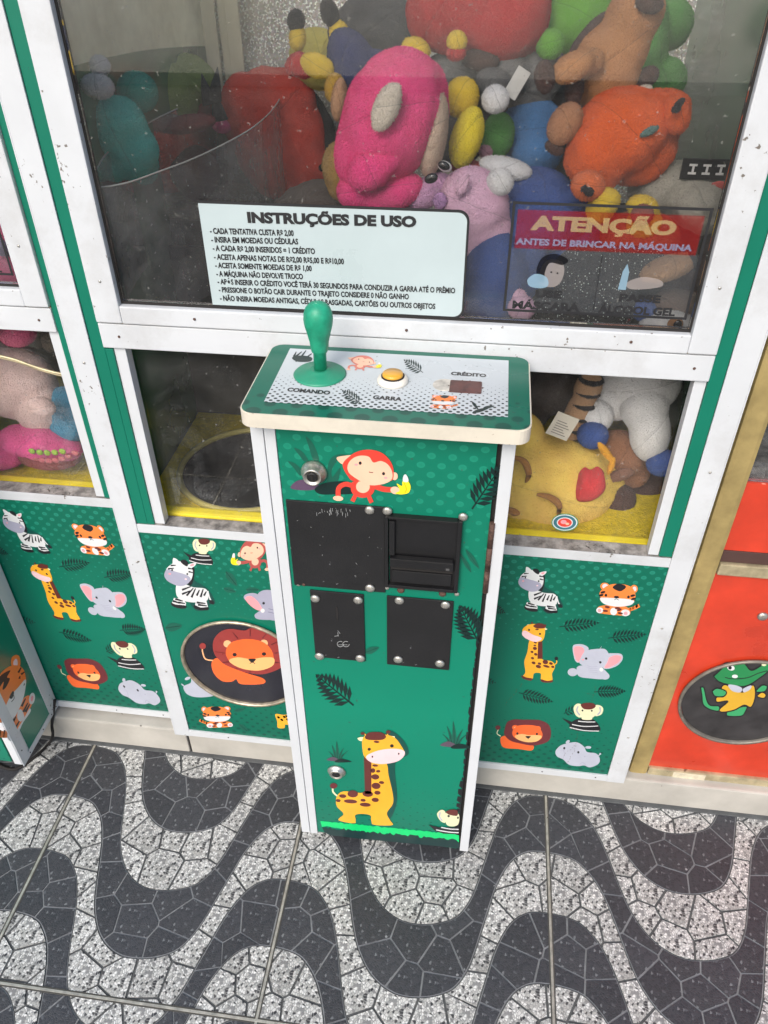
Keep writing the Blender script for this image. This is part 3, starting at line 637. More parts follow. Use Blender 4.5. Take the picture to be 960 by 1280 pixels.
for y in (-.503, -1.01):
    bm = bmesh.new(); abox(bm, XA, XB, y-.0022, y+.0022, -.002, .0016, .0003); abox(bm, XA, XB, y-.0048, y-.0024, -.002, .0007, 0, 1); abox(bm, XA, XB, y+.0024, y+.0048, -.002, .0007, 0, 1); link('joint_strip', bm, [JM, JD], ground)
# --- street and far side behind the photographer (seen only as reflections)
road = box('road', -60, 60, -8.5, -4.2, -.45, -.12, mat('asphalt', (.055, .055, .055), rough=.85, bump=.4), bev=0, kind='structure')
far = box('far_pavement', -60, 60, -40, -8.5, -.45, .0, mat('pale_paving', (.74, .70, .56), rough=.8), bev=0, kind='structure')
# --- plinth
pl = empty('concrete_plinth', (0, .3, 0), 'low cream concrete plinth running under all the claw machines', 'plinth')
px_ = [-3.0, -1.35, -.585, 1.1, 3.0]
for a, b in zip(px_, px_[1:]): box('plinth_block', a+.0025, b-.0025, .012, .9, -.01, .080, CONC, pl, bev=.004)
box('mortar_joint', -3, 3, .016, .88, -.005, .078, RUBBER, pl, bev=0)
bm = bmesh.new(); abox(bm, -3, 3, .003, .0121, -.002, .0035, .001); link('mortar_fillet', bm, MORTD, pl)

# ================================================================== CLAW MACHINES
GL = glass('window_glass', tint=(.99, .99, .99), refl=.72, dust=.030, dcol=(.72, .72, .66)); GLL = glass('lower_window_glass', tint=(.99, .99, .99), refl=.10, dust=.035)
GTOP = glass('added_roof_glass', tint=(.97, .98, .98), refl=.4, dust=.03)  # for the unseen machine top, added to let skylight in
ACR = glass('smoked_acrylic', tint=(.90, .91, .91), dust=.75, refl=.7, dcol=(.42, .42, .42)); ACRE = mat('acrylic_edge', (.5, .5, .47), rough=.3)
def glitter():
    m, t, b = nt('holographic_foil')
    tc = N(t, 'ShaderNodeTexCoord')
    v = N(t, 'ShaderNodeTexVoronoi', i_Scale=300.0); t.links.new(tc.outputs['Object'], v.inputs['Vector'])
    sep = N(t, 'ShaderNodeSeparateColor'); t.links.new(v.outputs['Color'], sep.inputs[0])
    n = N(t, 'ShaderNodeTexNoise', i_Scale=7.0, i_Detail=5.0); t.links.new(tc.outputs['Object'], n.inputs['Vector'])
    sat = N(t, 'ShaderNodeHueSaturation', i_Saturation=.28); t.links.new(v.outputs['Color'], sat.inputs['Color'])
    w = mixc(t, mth(t, 'GREATER_THAN', sep.outputs[1], .76), (.34, .32, .25), (1, 1, .95))  # bright cells put the foil's sparkle into its base colour
    c = mixc(t, .35, w, sat.outputs[0]); c = mixc(t, mth(t, 'MULTIPLY', ramp(t, n.outputs[0], .40, .70), .6), c, (.62, .58, .42))
    t.links.new(c, b.inputs['Base Color']); b.inputs['Metallic'].default_value = .15; b.inputs['Roughness'].default_value = .35
    bp = N(t, 'ShaderNodeBump', i_Strength=.8, i_Distance=.02); t.links.new(n.outputs[0], bp.inputs['Height']); t.links.new(bp.outputs[0], b.inputs['Normal'])
    return m
FOIL = glitter()
SIDE = mat('interior_green_lining', (.035, .12, .06), rough=.28, var=.6, vscale=3, coat=.6, bump=.4, bscale=5)
MAT = mat('yellow_textured_mat', (.62, .47, .015), rough=.55, var=.22, vscale=130, bump=1., bscale=330, spots=.25, scol=(.42, .32, .03), sscale=260)
TP = mat('frame_ink', (.02, .02, .022), rough=.4, var=.05)

def screw(parent, p, r, nrm=(0, -1, 0), m=None, up=1):
    bm = bmesh.new(); lathe(bm, [(r, 0), (r, r*.22), (r*.85, r*.42), (r*.5, r*.55), (r*.1, r*.58)], p, nrm, 20)
    return link('screw', bm, m or STEEL, parent, origin=p)

def machine(dx, dy, label, main, ped_z):
    D = Vector((dx, dy, 0))
    r = empty('claw_machine', (dx-.117, dy+.4, .085), label, 'claw machine', 'claw machines side by side on the plinth')
    def b(name, x0, x1, y0, y1, z0, z1, m, bev=.0015, par=None, **k): return box(name, x0+dx, x1+dx, y0+dy, y1+dy, z0, z1, m, par or r, bev, **k)
    XL, XR, YB, ZT = -.602, .368, .80, 1.98
    # cabinet carcass
    b('side_panel', XL+.004, XL+.016, .004, YB, .10, ZT, SIDE if main else SIDE, 0); b('side_panel', XR-.016, XR-.004, .004, YB, .10, ZT, SIDE, 0)
    b('back_panel', XL+.016, XR-.016, YB-.012, YB, .10, ZT, FOIL, 0); b('base_panel', XL+.004, XR-.004, .03, YB, .087, .10, WHITE, 0); b('added_glass_top', XL, XR, 0, YB, ZT, ZT+.004, GTOP, 0)  # top is out of view, made of glass so skylight reaches the toys
    b('added_glass_header', XL+.034, XR-.034, .004, .008, 1.801, ZT, GL, 0); b('header_rail', XL+.034, XR-.034, .0, .02, ZT-.03, ZT-.001, WHITE)  # unseen header glazed as well, to admit more daylight
    # corner trims (L section)
    for s, x0, x1 in ((0, XL, -.5685), (1, .3335, XR)):
        bm = bmesh.new(); abox(bm, x0+dx, x1+dx, dy-.003, dy+.0, .085, ZT+.01, .0008)
        xs = (XL-.002, XL+.0) if s == 0 else (XR, XR+.002)
        abox(bm, xs[0]+dx, xs[1]+dx, dy-.003, dy+.035, .085, ZT+.01, .0005); link('corner_trim', bm, WHITEW, r)
    # green printed strips beside the windows
    b('printed_strip', -.5683, -.5485, .0, .02, .69, 1.80, STRIP, .0008); b('printed_strip', .3135, .3333, .0, .02, .709, 1.80, STRIP, .0008)
    b('printed_strip', -.5483, -.536, .0, .02, .69, 1.024, STRIP, .0008); b('printed_strip', .315, .3133, .0, .02, .709, 1.03, STRIP, .0003) if False else None
    # upper glazed door
    b('door_stile', -.548, -.509, -.006, .016, 1.068, 1.80, WHITEW, .002); b('door_stile', .2755, .313, -.006, .016, 1.068, 1.80, WHITEW, .002)
    b('door_rail', -.509, .2755, -.0055, .016, 1.0675, 1.094, WHITEW, .002); b('door_rail', -.509, .2755, -.0055, .016, 1.772, 1.80, WHITE, .002)
    gk = b('gasket', -.5088, .2753, .004, .014, 1.0942, 1.0975, RUBBER, 0); b('gasket', -.5088, -.5062, .004, .014, 1.0976, 1.7718, RUBBER, 0); b('gasket', .2728, .2753, .004, .014, 1.0976, 1.7718, RUBBER, 0)
    b('glass_pane', -.506, .2726, .006, .010, 1.0978, 1.7715, GL, 0)
    b('cross_rail', -.5485, .3133, -.003, .02, 1.027, 1.0655, WHITEW, .0015); b('rail_shadow_gap', -.5485, .3133, .0, .015, 1.0657, 1.0673, mat('rail_gap', (.42, .33, .2), rough=.8), 0)
    # lower windows
    b('window_strip', -.5358, -.518, .003, .022, .6905, 1.0265, WHITE, .001); b('window_strip', .2965, .313, .003, .022, .7085, 1.0265, WHITE, .001)
    b('window_divider', -.265, .035, .004, .030, .69, 1.0265, WHITE, .001)
    b('lower_glass', -.5178, -.265, .028, .032, .676, 1.026, GLL, 0); b('lower_glass', .035, .2963, .028, .032, .694, 1.026, GLL, 0)
    b('sill', -.5683, -.24, .0, .03, .674, .6885, SILL, .001); b('sill', .035, .3333, .0, .03, .693, .7065, SILL, .001)
    b('sill_trim', -.5683, -.262, -.002, .0, .671, .6895, WHITEW, .0006); b('sill_trim', .04, .3333, -.002, .0, .6885, .7075, WHITEW, .0006)
    # lower printed panels
    b('bottom_trim', -.5683, -.262, -.004, .0, .0875, .1062, WHITE, .0006); b('bottom_trim', .04, .3333, -.004, .0, .0875, .1065, WHITE, .0006)
    PL_ = b('front_panel', -.5683, -.2, .0, .012, .100, .6735, PANEL, .0); PR = b('front_panel', -.1995, .3333, .0, .012, .100, .692, PANEL, .0)
    VA, VB = view(640, 700, 6, dx, dy, Y=0), view(610, 800, 5.3333, dx, dy, Y=0)
    nf = (0, -1, 0)
    for nm, fn, T in (('zebra_print', a_zebra, VA), ('tiger_print', a_tiger, VA), ('giraffe_print', a_giraffe, VA), ('elephant_print', a_elephant, VA), ('lion_print', a_lion, VB), ('lemur_print', a_lemur, VB), ('hippo_print', a_hippo, VB)):
        p = Print(T, nf); fn(p); p.done(nm, PR)
    p = Print(VA, nf)
    p.bm.free()
    for T_, q in ((VA, (355, 500, 660, 468, 42, 10)), (VA, (720, 585, 1010, 555, 42, 10)), (VA, (-175, 340, -50, 395, 30, 7)), (VB, (205, 350, 435, 412, 36, 10)), (VB, (705, 345, 920, 340, 36, 10)), (VB, (505, 490, 600, 450, 26, 5)), (VB, (-70, 250, 55, 285, 22, 6))):
        p = Print(T_, nf); a_fern(p, *q); p.done('fern_print', PR)
    for x, z in ((.05, .097), (.2, .097), (.31, .097), (-.3, .097), (-.48, .097)):
        bm = bmesh.new(); pp = Vector((x+dx, dy-.004, z)); lathe(bm, [(.0016, 0), (.0013, .0006)], pp, (0, -1, 0), 10); link('rivet', bm, RUBBER, r, origin=pp)
    for xa_, xb_, yo in ((-.572, -.545, .0), (-.543, -.528, .014), (-.527, -.500, .006)): b('corner_strip', xa_, xb_, .70+yo, .7025+yo, 1.10, ZT-.02, film('clear_plastic_strip', (.66, .62, .46), .6), .0008)
    INN = mat('interior_gloom_tone', (.050, .044, .038), rough=.35, var=.6, vscale=7, bump=.5, bscale=9, coat=.2)
    b('added_dark_board', XL+.017, XR-.017, .47, .476, .69, 1.06, INN, 0); b('added_dark_board', XL+.017, -.262, .385, .391, .684, 1.04, INN, 0); b('added_dark_board', -.262, -.256, .06, .391, .684, 1.04, INN, 0)  # added dark boards stand in for the unlit depth of the cabinet
    for x, z in ((XL+.017, .30), (XL+.017, .60), (XL+.017, 1.0), (XR-.017, .24), (XR-.017, .55), (XR-.017, .88), (-.528, 1.13), (-.40, 1.081), (-.10, 1.081), (.20, 1.081), (-.52, 1.046), (.29, 1.046), (-.2, 1.046), (.294, 1.16)):
        pp = Vector((x+dx, dy-(.0035 if z < 1.04 else .0062 if z > 1.07 else .0032), z)); bm = bmesh.new(); lathe(bm, [(.0021, 0), (.0018, .0007), (.0006, .0009)], pp, (0, -1, 0), 12); link('rivet', bm, STEEL if (x*100) % 2 > 1 else RUST, r, origin=pp)
    # tray with the prize hole
    bm = bmesh.new(); cx, cy, R0 = -.415+dx, .195+dy, .132; z = .682
    n = 48; ring = [bm.verts.new((cx+R0*math.cos(2*math.pi*i/n), cy+R0*math.sin(2*math.pi*i/n), z)) for i in range(n)]
    ring0 = [bm.verts.new((cx+R0*math.cos(2*math.pi*i/n), cy+R0*math.sin(2*math.pi*i/n), z-.2)) for i in range(n)]
    x0, x1, y0, y1 = XL+.02+dx, XL+.37+dx, .034+dy, .37+dy; out = []
    for i in range(n):
        a = 2*math.pi*i/n; c, s = math.cos(a), math.sin(a)
        k = min(((x1-cx) if c > 0 else (x0-cx))/c if abs(c) > 1e-6 else 9, ((y1-cy) if s > 0 else (y0-cy))/s if abs(s) > 1e-6 else 9)
        out.append(bm.verts.new((cx+c*k, cy+s*k, z)))
    for i in range(n):
        j = (i+1) % n; bm.faces.new((ring[i], ring[j], out[j], out[i])); f = bm.faces.new((ring0[i], ring0[j], ring[j], ring[i])); f.smooth = True; f.material_index = 1
    f = bm.faces.new(ring0); f.material_index = 1
    link('tray', bm, [MAT, RUBBER], r)
    b('tray_floor', XL+.37, XR-.016, .034, .788, .672, .6875, MAT, 0); b('tray_floor', XL+.018, XL+.37, .37, .788, .66, .682, MAT, 0)
    b('tray_rim', XL+.02, -.265, .033, .056, .66, .693, YELLOW, .006); b('tray_rim', .02, XR-.018, .033, .056, .66, .702, YELLOW, .006)
    bm = bmesh.new(); tube(bm, [(cx+(R0+.004)*math.cos(2*math.pi*i/48), cy+(R0+.004)*math.sin(2*math.pi*i/48), z+.004) for i in range(49)], .006, 8); link('chute_rim', bm, mat('yellow_rim', (.42, .36, .10), rough=.45), r)
    # curved acrylic guard round the chute
    gp = [W(q[0], q[1], Z=1.246) for q in ((121, 233), (160, 228), (200, 214), (240, 199), (280, 180), (318, 158), (343, 134), (351, 114), (333, 104), (305, 103), (280, 112), (245, 126), (200, 146), (165, 166), (135, 190), (120, 214))]
    path = [q+D for q in spline(gp, 4)]
    bm = bmesh.new(); lo = [bm.verts.new((q.x, q.y, 1.04)) for q in path]; hi = [bm.verts.new((q.x, q.y, 1.246)) for q in path]
    for i in range(len(path)): f = bm.faces.new((lo[i-1], lo[i], hi[i], hi[i-1])); f.smooth = True
    g = link('acrylic_guard', bm, ACR, r)
    bm = bmesh.new(); tube(bm, path+[path[0]], .0012, 6); kk = 28; tube(bm, [path[kk]+Vector((0, 0, -.20)), path[kk]], .0012, 6); link('guard_edge', bm, ACRE, g)
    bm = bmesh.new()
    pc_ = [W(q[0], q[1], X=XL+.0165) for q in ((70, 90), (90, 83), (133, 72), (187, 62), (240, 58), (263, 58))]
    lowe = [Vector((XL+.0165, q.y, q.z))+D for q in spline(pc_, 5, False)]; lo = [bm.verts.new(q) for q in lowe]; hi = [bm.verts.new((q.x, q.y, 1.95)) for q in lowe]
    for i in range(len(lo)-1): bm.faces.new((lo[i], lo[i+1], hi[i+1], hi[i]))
    link('painted_reflection', bm, mat('pale_reflection_tone', (.90, .87, .58), rough=.45, var=.3, vscale=9, spots=.15, scol=(.35, .38, .3), sscale=20, coat=.3), r)  # pale reflection in the window, painted as a band on the inner wall
    return r, b, PR, PL_

M1, B1, PR1, PL1 = machine(0, 0, 'green claw machine with white trim and animal prints, large in the middle', True, .035)

# --- pedestal and its parts (middle machine)
YPED = -.165
def pedestal(r, dx, dy, zb, full=True):
    def b(name, x0, x1, y0, y1, z0, z1, m, bev=.0015, par=None, **k): return box(name, x0+dx, x1+dx, y0+dy, y1+dy, z0, z1, m, par or r, bev, **k)
    body = b('pedestal_body', -.283, .053, -.150, -.0045, zb+.01, 1.028, mat('pedestal_side', (.006, .2, .13), rough=.4) if full else PANEL, .0)
    for x0, x1 in ((-.2855, -.2685), (-.2675, -.2525), (.0385, .0555)):
        b('pedestal_trim', x0, x1, YPED+.0, YPED+.016, zb, 1.029, WHITE, .0012)
    b('pedestal_side_trim', -.2857, -.2837, YPED+.016, -.005, zb, 1.029, WHITE, .0005); b('pedestal_side_trim', .0537, .0557, YPED+.016, YPED+.034, zb, 1.029, WHITE, .0005)
    door = b('pedestal_door', -.252, .0325, YPED+.002, YPED+.012, zb+.004, 1.024, DOOR, .0008)
    b('door_gap', .0327, .0383, YPED+.009, YPED+.014, zb, 1.027, RUBBER, 0)
    return body, door
body1, door1 = pedestal(M1, 0, 0, .033)
YD = YPED+.002
nf = (0, -1, 0)
# chipped black edge on the hinge side of the door
bm = bmesh.new(); rr = random.Random(3)
zz = .05; 
while zz < .66:
    h = rr.uniform(.008, .03); w = rr.uniform(.0018, .0042)+(.0055 if zz < .26 else 0)
    vs = [bm.verts.new(q) for q in ((.0327, YD-.0005, zz), (.0327, YD-.0005, zz+h), (.0327-w*rr.uniform(.75, 1), YD-.0005, zz+h), (.0327-w, YD-.0005, zz+h*.4))]
    bm.faces.new(list(reversed(vs))); zz += h*.96
link('chipped_edge', bm, K, door1)
V1 = view(310, 520, 2.743, Y=YD); V2 = view(310, 780, 2.743, Y=YD); VC = view(360, 540, 5.3333, Y=YD); VD = view(390, 900, 4.8, Y=YD)
p = Print(VC, nf)
for pts in ([(120, 30), (170, 80), (210, 190), (170, 185), (140, 100)], [(40, 105), (90, 125), (135, 185), (110, 195), (80, 160)], [(0, 195), (50, 210), (100, 265), (80, 290), (40, 240)], [(265, 230), (290, 170), (350, 145), (395, 160), (330, 190), (290, 260), (300, 330), (260, 330)], [(290, 320), (320, 270), (350, 240), (330, 330)]): p.blob(pts, LEAF2)
p.blob([(20, 375), (50, 330), (110, 315), (180, 330), (210, 370), (130, 388)], ink('stone_purple', (.10, .06, .11)))
p.blob([(180, 375), (260, 335), (400, 330), (450, 380), (430, 410), (300, 415), (210, 412)], LEAF)
p.done('grass_print', door1)
p = Print(VC, nf, .0008); a_monkey(p); p.done('monkey_print', door1)
p = Print(VD, nf)
a_tuft(p, 150, 230, 1.3); p.done('grass_print', door1)
p = Print(VD, nf); a_tuft(p, 850, 140, 1.7); p.done('grass_print', door1)
p = Print(VD, nf, .0006); 
top = [(50, 605)]+[(50+i*12, 603+i*1.2+rr.uniform(-4, 4)) for i in range(1, 69)]+[(882, 690)]
bot = [(882, 738)]+[(882-i*24, 738-i*2.9+rr.uniform(-9, 9)) for i in range(1, 34)]+[(60, 640)]
p.poly(top+bot, GRASS)
top2 = [(60, 640)]+[(60+i*12, 642+i*1.15+rr.uniform(-8, 8)) for i in range(1, 68)]+[(884, 735)]
p.poly(top2+[(884, 768), (600, 740), (300, 712), (110, 690), (75, 672)], ink('turf_dark', (.004, .03, .03)))
p.done('grass_bank_print', door1)
p = Print(VD, nf, .001); a_biggiraffe(p); p.done('giraffe_print', door1)
p = Print(VD, nf, .0014)
p.poly([(700, 625), (760, 640), (880, 640), (880, 682), (790, 678), (740, 662)], K); p.line([(775, 640), (830, 650), (880, 652)], 6, WH); p.line([(745, 655), (820, 668), (880, 672)], 6, WH)
p.blob([(750, 560), (775, 535), (800, 548), (800, 610), (770, 600)], CRM); p.line([(770, 550), (765, 575), (782, 600)], 8, PALE); p.blob([(795, 560), (840, 550), (880, 560), (882, 610), (860, 632), (810, 625)], CRM); p.blob([(805, 545), (840, 532), (872, 540), (870, 570), (820, 562)], BRN); p.ell(820, 572, 7, 7, K); p.ell(876, 582, 5, 7, K)
p.done('lemur_print', door1)
for T_, q in ((V1, (768, 318, 872, 165, 40, 9)), (V1, (792, 778, 725, 648, 40, 9)), (V2, (362, 278, 232, 172, 38, 9))): p = Print(T_, nf, .0007); a_fern(p, *q); p.done('fern_print', door1)
for T_, q in ((V1, (770, 490, 40, 8, 55)), (V1, (745, 500, 40, 7, 240)), (V2, (425, 88, 26, 11, -20))): p = Print(T_, nf, .0007); a_leaf(p, *q); p.done('leaf_print', door1)

def quadbox(name, T, pts, y_off, m, parent, bev=.0012, holes=None):
    c = [T(*q) for q in pts]; x0 = (c[0].x+c[3].x)/2; x1 = (c[1].x+c[2].x)/2; z1 = (c[0].z+c[1].z)/2; z0 = (c[2].z+c[3].z)/2
    y = c[0].y
    bm = bmesh.new(); abox(bm, x0, x1, y-y_off, y-.0004, z0, z1, bev); o = link(name, bm, m, parent, origin=((x0+x1)/2, y, (z0+z1)/2))
    return o, x0, x1, z0, z1
V0 = lambda x, y: W(x, y, Y=YD)
quadbox('cover_plate', V0, [(357.5, 626), (481.5, 630), (482, 735), (369, 734)], .003, BLACK, door1)
quadbox('coin_plate', V0, [(388.5, 738), (455, 740), (457, 824), (394, 821)], .003, BLACK, door1)
quadbox('cover_plate', V0, [(483.5, 744), (569, 750), (560, 836), (484, 829)], .003, BLACK, door1)
bm = bmesh.new(); q0, q1 = V0(421.5, 757), V0(424, 773); abox(bm, q0.x-.0012, q0.x+.0012, YD-.0037, YD-.003, q1.z, q0.z, 0); link('coin_slot', bm, RUBBER, door1)
p = Print(V0, nf, .0034); SCR = ink('scratch', (.30, .31, .31))
for x, y, a in ((421, 793, 25), (423, 791, -30), (426, 804, 0), (432, 804, 0), (424, 788, 70)): p.line([(x-2.5*math.cos(a), y-2.5*math.sin(a)), (x+2.5*math.cos(a), y+2.5*math.sin(a))], .6, SCR, smooth=False)
for c_ in (426, 433): p.line([(c_+4*math.cos(t/3), 803+3.4*math.sin(t/3)) for t in range(0, 17)], .7, SCR, smooth=False)
for i in range(26):
    x, y = rr.uniform(395, 440), 636+rr.uniform(-4, 4); p.line([(x, y), (x+rr.uniform(-1.2, 1.2), y+rr.uniform(1, 6))], .5, SCR, smooth=False)
for i in range(14):
    x, y = rr.uniform(362, 478), rr.uniform(640, 730); p.line([(x, y), (x+rr.uniform(-2, 2), y+rr.uniform(-2, 3))], .45, SCR, smooth=False)
p.done('scratches', door1, kind='stuff')
# bill acceptor
q = [V0(482, 640), V0(578, 648), V0(573, 735), V0(483, 730)]
x0, x1 = q[0].x, (q[1].x+q[2].x)/2; z1, z0 = (q[0].z+q[1].z)/2, (q[2].z+q[3].z)/2; w, h = x1-x0, z1-z0
bm = bmesh.new(); t_ = .006; yf = YD-.010
for a in ((x0, x0+t_*.8, z0, z1), (x1-t_, x1, z0, z1), (x0+t_*.8, x1-t_, z1-t_*.7, z1), (x0+t_*.8, x1-t_, z0, z0+t_)): abox(bm, a[0], a[1], yf, YD, a[2], a[3], .001)
abox(bm, x0+t_, x1-t_, YD-.003, YD-.0005, z0+t_, z1-t_, 0)
ba = link('bill_acceptor', bm, PLASTIC, door1, label='black plastic banknote acceptor')
bm = bmesh.new(); abox(bm, x0+.007, x1-.008, yf-.004, YD-.004, z0+h*.34, z0+h*.46, .002); link('acceptor_lip', bm, PLASTIC, ba)
bm = bmesh.new(); abox(bm, x0+.010, x1-.010, yf+.001, YD-.004, z0+h*.09, z0+h*.26, .0015); link('acceptor_lip', bm, PLASTIC, ba)
bm = bmesh.new(); abox(bm, x0+.009, x1-.009, yf+.003, yf+.004, z0+h*.265, z0+h*.33, 0); link('note_slot', bm, RUBBER, ba)
bm = bmesh.new(); abox(bm, x0+.006, x0+.014, yf-.0005, YD-.003, z0+h*.48, z1-.007, .001); link('acceptor_guide', bm, PLASTIC, ba)
pp = Vector((x1-.016, yf-.0045, z0+h*.37)); bm = bmesh.new(); abox(bm, pp.x-.0025, pp.x+.0025, pp.y, pp.y+.001, pp.z-.002, pp.z+.002, .0004); link('indicator', bm, mat('indicator_grey', (.08, .08, .08), rough=.3), ba)
for x, y, r_, m_ in ((368, 630.5, 3.6, RUST), (362.5, 630, 3, STEEL), (462.5, 635.6, 6.2, STEEL), (484.7, 636.7, 6.2, STEEL), (579, 644, 6.0, STEEL), (373, 729, 3.6, STEEL), (380, 729, 3.8, RUST), (463, 733, 6.2, STEEL), (394.5, 746, 6.0, STEEL), (448, 748, 6.0, STEEL), (483.6, 734, 3.2, STEEL), (501, 737, 4.6, RUST), (553, 741.5, 4.6, RUST), (571, 742, 3.2, STEEL), (499.5, 748.5, 6.0, STEEL), (557, 754, 6.0, STEEL), (400, 818, 6.0, STEEL), (450.7, 820.6, 6.0, STEEL), (498, 822, 6.0, STEEL), (550, 827, 6.0, STEEL)):
    pp = V0(x, y); k = mpp(pp); pp.y = YD-(.003 if r_ > 5 else .0005); screw(door1, pp, r_*k, m=m_)
def lock(x, y, r_, h, lab):
    pp = V0(x, y); k = mpp(pp); R_ = r_*k; pp.y = YD
    bm = bmesh.new(); lathe(bm, [(R_, 0), (R_, h*.3), (R_*.92, h*.45), (R_*.72, h*.8), (R_*.7, h), (R_*.62, h*1.03), (R_*.56, h*.82), (R_*.3, h*.82)], pp, (0, -1, 0), 36); l_ = link('lock', bm, STEEL, door1, origin=pp, label=lab)
    bm = bmesh.new(); lathe(bm, [(R_*.42, h*.8), (R_*.42, h*.95), (R_*.34, h)], pp, (0, -1, 0), 24); abox(bm, pp.x-R_*.06, pp.x+R_*.06, YD-h*1.06, YD-h*.9, pp.z-R_*.28, pp.z+R_*.28, 0, 1); link('lock_cylinder', bm, [BLACK, RUBBER], l_)
lock(393, 589, 16.5, .016, 'round steel key lock with a rusty collar'); lock(421, 963.5, 11.5, .010, 'small round key lock')
bm = bmesh.new(); pa, pb = V0(610, 652), V0(601, 738); abox(bm, .0325, .0395, YD-.003, YD+.002, pb.z, pa.z, .001); 
for i in range(3):
    za = pb.z+(pa.z-pb.z)*i/3; acyl(bm, (.036, YD-.003, za+.0003), (.036, YD-.003, za+(pa.z-pb.z)/3-.0003), .0040, n=14)
link('hinge', bm, RUST, M1, label='rusty steel hinge')
pp = Vector((-.277, YPED-.0002, 1.010))
for X_ in (-.277, .047): screw(M1, Vector((X_, YPED, 1.012)), .0022, m=RUBBER)

# --- control panel
ZP = 1.05
def rrect(bm, x0, x1, y0, y1, z0, z1, r_, mi=0, n=6, bev=0.):
    pts = []
    for cx, cy, a0 in ((x1-r_, y1-r_, 0), (x0+r_, y1-r_, 90), (x0+r_, y0+r_, 180), (x1-r_, y0+r_, 270)):
        for i in range(n+1): a = math.radians(a0+90*i/n); pts.append((cx+r_*math.cos(a), cy+r_*math.sin(a)))
    lo = [bm.verts.new((a, b_, z0)) for a, b_ in pts]; hi = [bm.verts.new((a, b_, z1)) for a, b_ in pts]
    f1 = bm.faces.new(hi); f2 = bm.faces.new(list(reversed(lo))); fs = [f1, f2]
    for i in range(len(pts)): fs.append(bm.faces.new((lo[i-1], lo[i], hi[i], hi[i-1])))
    for f in fs: f.material_index = mi
    if bev: bmesh.ops.bevel(bm, geom=[e for e in f1.edges], offset=bev, segments=2, affect='EDGES')
    return f1
bm = bmesh.new(); rrect(bm, -.289, .070, -.196, -.0065, 1.030, ZP, .018, bev=.0015); cpn = link('control_panel', bm, CREAM, M1)
bm = bmesh.new(); rrect(bm, -.2872, .0682, -.1942, -.0080, ZP, ZP+.0008, .0165); bord = link('panel_print', bm, PTOP, cpn)
bm = bmesh.new(); c4 = [W(*q, Z=ZP) for q in ((363, 435), (635.5, 453), (635, 524), (331, 502))]
xa, xb = (c4[0].x+c4[3].x)/2, (c4[1].x+c4[2].x)/2; ya, yb = (c4[2].y+c4[3].y)/2, (c4[0].y+c4[1].y)/2
f_ = bm.faces.new([bm.verts.new(q) for q in ((xa, ya, ZP+.0012), (xb, ya, ZP+.0012), (xb, yb, ZP+.0012), (xa, yb, ZP+.0012))]); link('panel_artwork', bm, PWHITE, cpn)
VPn = lambda x, y: W(290+x/2.4615, 370+y/2.4615, Z=ZP+.0012)
p = Print(VPn, (0, 0, 1), .0002)
for x, y, w_ in ((558, 215, 1),): pass
p.blob([(330, 170), (345, 175), (340, 210), (230, 205), (190, 195)], WH) if 0 else None
a_fern(p, 588, 236, 528, 196, 15, 8); a_fern(p, 398, 332, 338, 290, 15, 8); a_leaf(p, 765, 352, 26, 5, -15, LEAF); a_leaf(p, 790, 342, 18, 4, -10, LEAF); a_leaf(p, 748, 338, 16, 4, 50, LEAF)
for a in ((190, 192, 215, 172), (195, 200, 235, 190), (205, 198, 228, 168), (190, 188, 198, 172), (215, 200, 245, 178)): p.line([(a[0], a[1]), (a[2], a[3])], 7, LEAF, 2, False, up=False)
p.blob([(185, 190), (215, 184), (245, 190), (240, 202), (200, 202)], LEAF)
p.done('leaf_print', cpn)
p = Print(sub(VPn, 520, 290, 398, 207, .21, .13), (0, 0, 1), .0004); a_monkey(p, ink('pale_monkey_red', (.65, .20, .15))); p.done('monkey_print', cpn)
p = Print(sub(VPn, 790, 300, 650, 328, .27, .17), (0, 0, 1), .0004); a_tiger(p); p.done('tiger_print', cpn)
p = Print(VPn, (0, 0, 1), .0001)
p.bm.free()
for q in ((163, 276, 306, 308), (428, 300, 528, 328), (668, 228, 788, 254)): p = Print(VPn, (0, 0, 1), .0001); p.blob([(q[0], q[1]+6), (q[0]+30, q[1]), (q[2]-30, q[1]+2), (q[2], q[1]+14), (q[2]-10, q[3]), (q[0]+20, q[3]-6)], ink('panel_white', (.54, .58, .60))); p.done('lettering_ground', cpn)
def ptext(s, x0, y0, x1, y1, cap):
    bm = bmesh.new(); a, b_ = VPn(x0, y0), VPn(x1, y1); text_bm(bm, s, a, b_, cap, (0, 1, 0), (0, 0, 1), .045); link('panel_lettering', bm, TP, cpn)
ptext('COMANDO', 168, 294, 300, 305, .0100); ptext('GARRA', 432, 318, 522, 325, .0100); ptext('CRÉDITO', 673, 244, 782, 251, .0092)
# joystick
jb = W(400, 469, Z=ZP); JG = mat('green_joystick_plastic', (.012, .30, .17), rough=.45, var=.2, vscale=60, spots=.15, scol=(.004, .13, .08), sscale=140, bump=.3)
bm = bmesh.new(); lathe(bm, [(.0345, .001), (.0350, .0025), (.0325, .0045), (.020, .0065), (.0135, .009), (.012, .010)], jb, (0, 0, 1), 40); jd = link('joystick', bm, mat('joystick_dust_cap', (.02, .24, .14), rough=.4, var=.15), cpn, origin=jb)
bm = bmesh.new(); lathe(bm, [(.0085, .008), (.0085, .034), (.0105, .036), (.0115, .040), (.0125, .050), (.0155, .063), (.0180, .073), (.0188, .081), (.0180, .089), (.0155, .0955), (.011, .1005), (.005, .103), (.001, .1035)], jb+Vector((.001, .0, 0)), (.02, -.03, 1), 32); link('joystick_handle', bm, JG, jd)
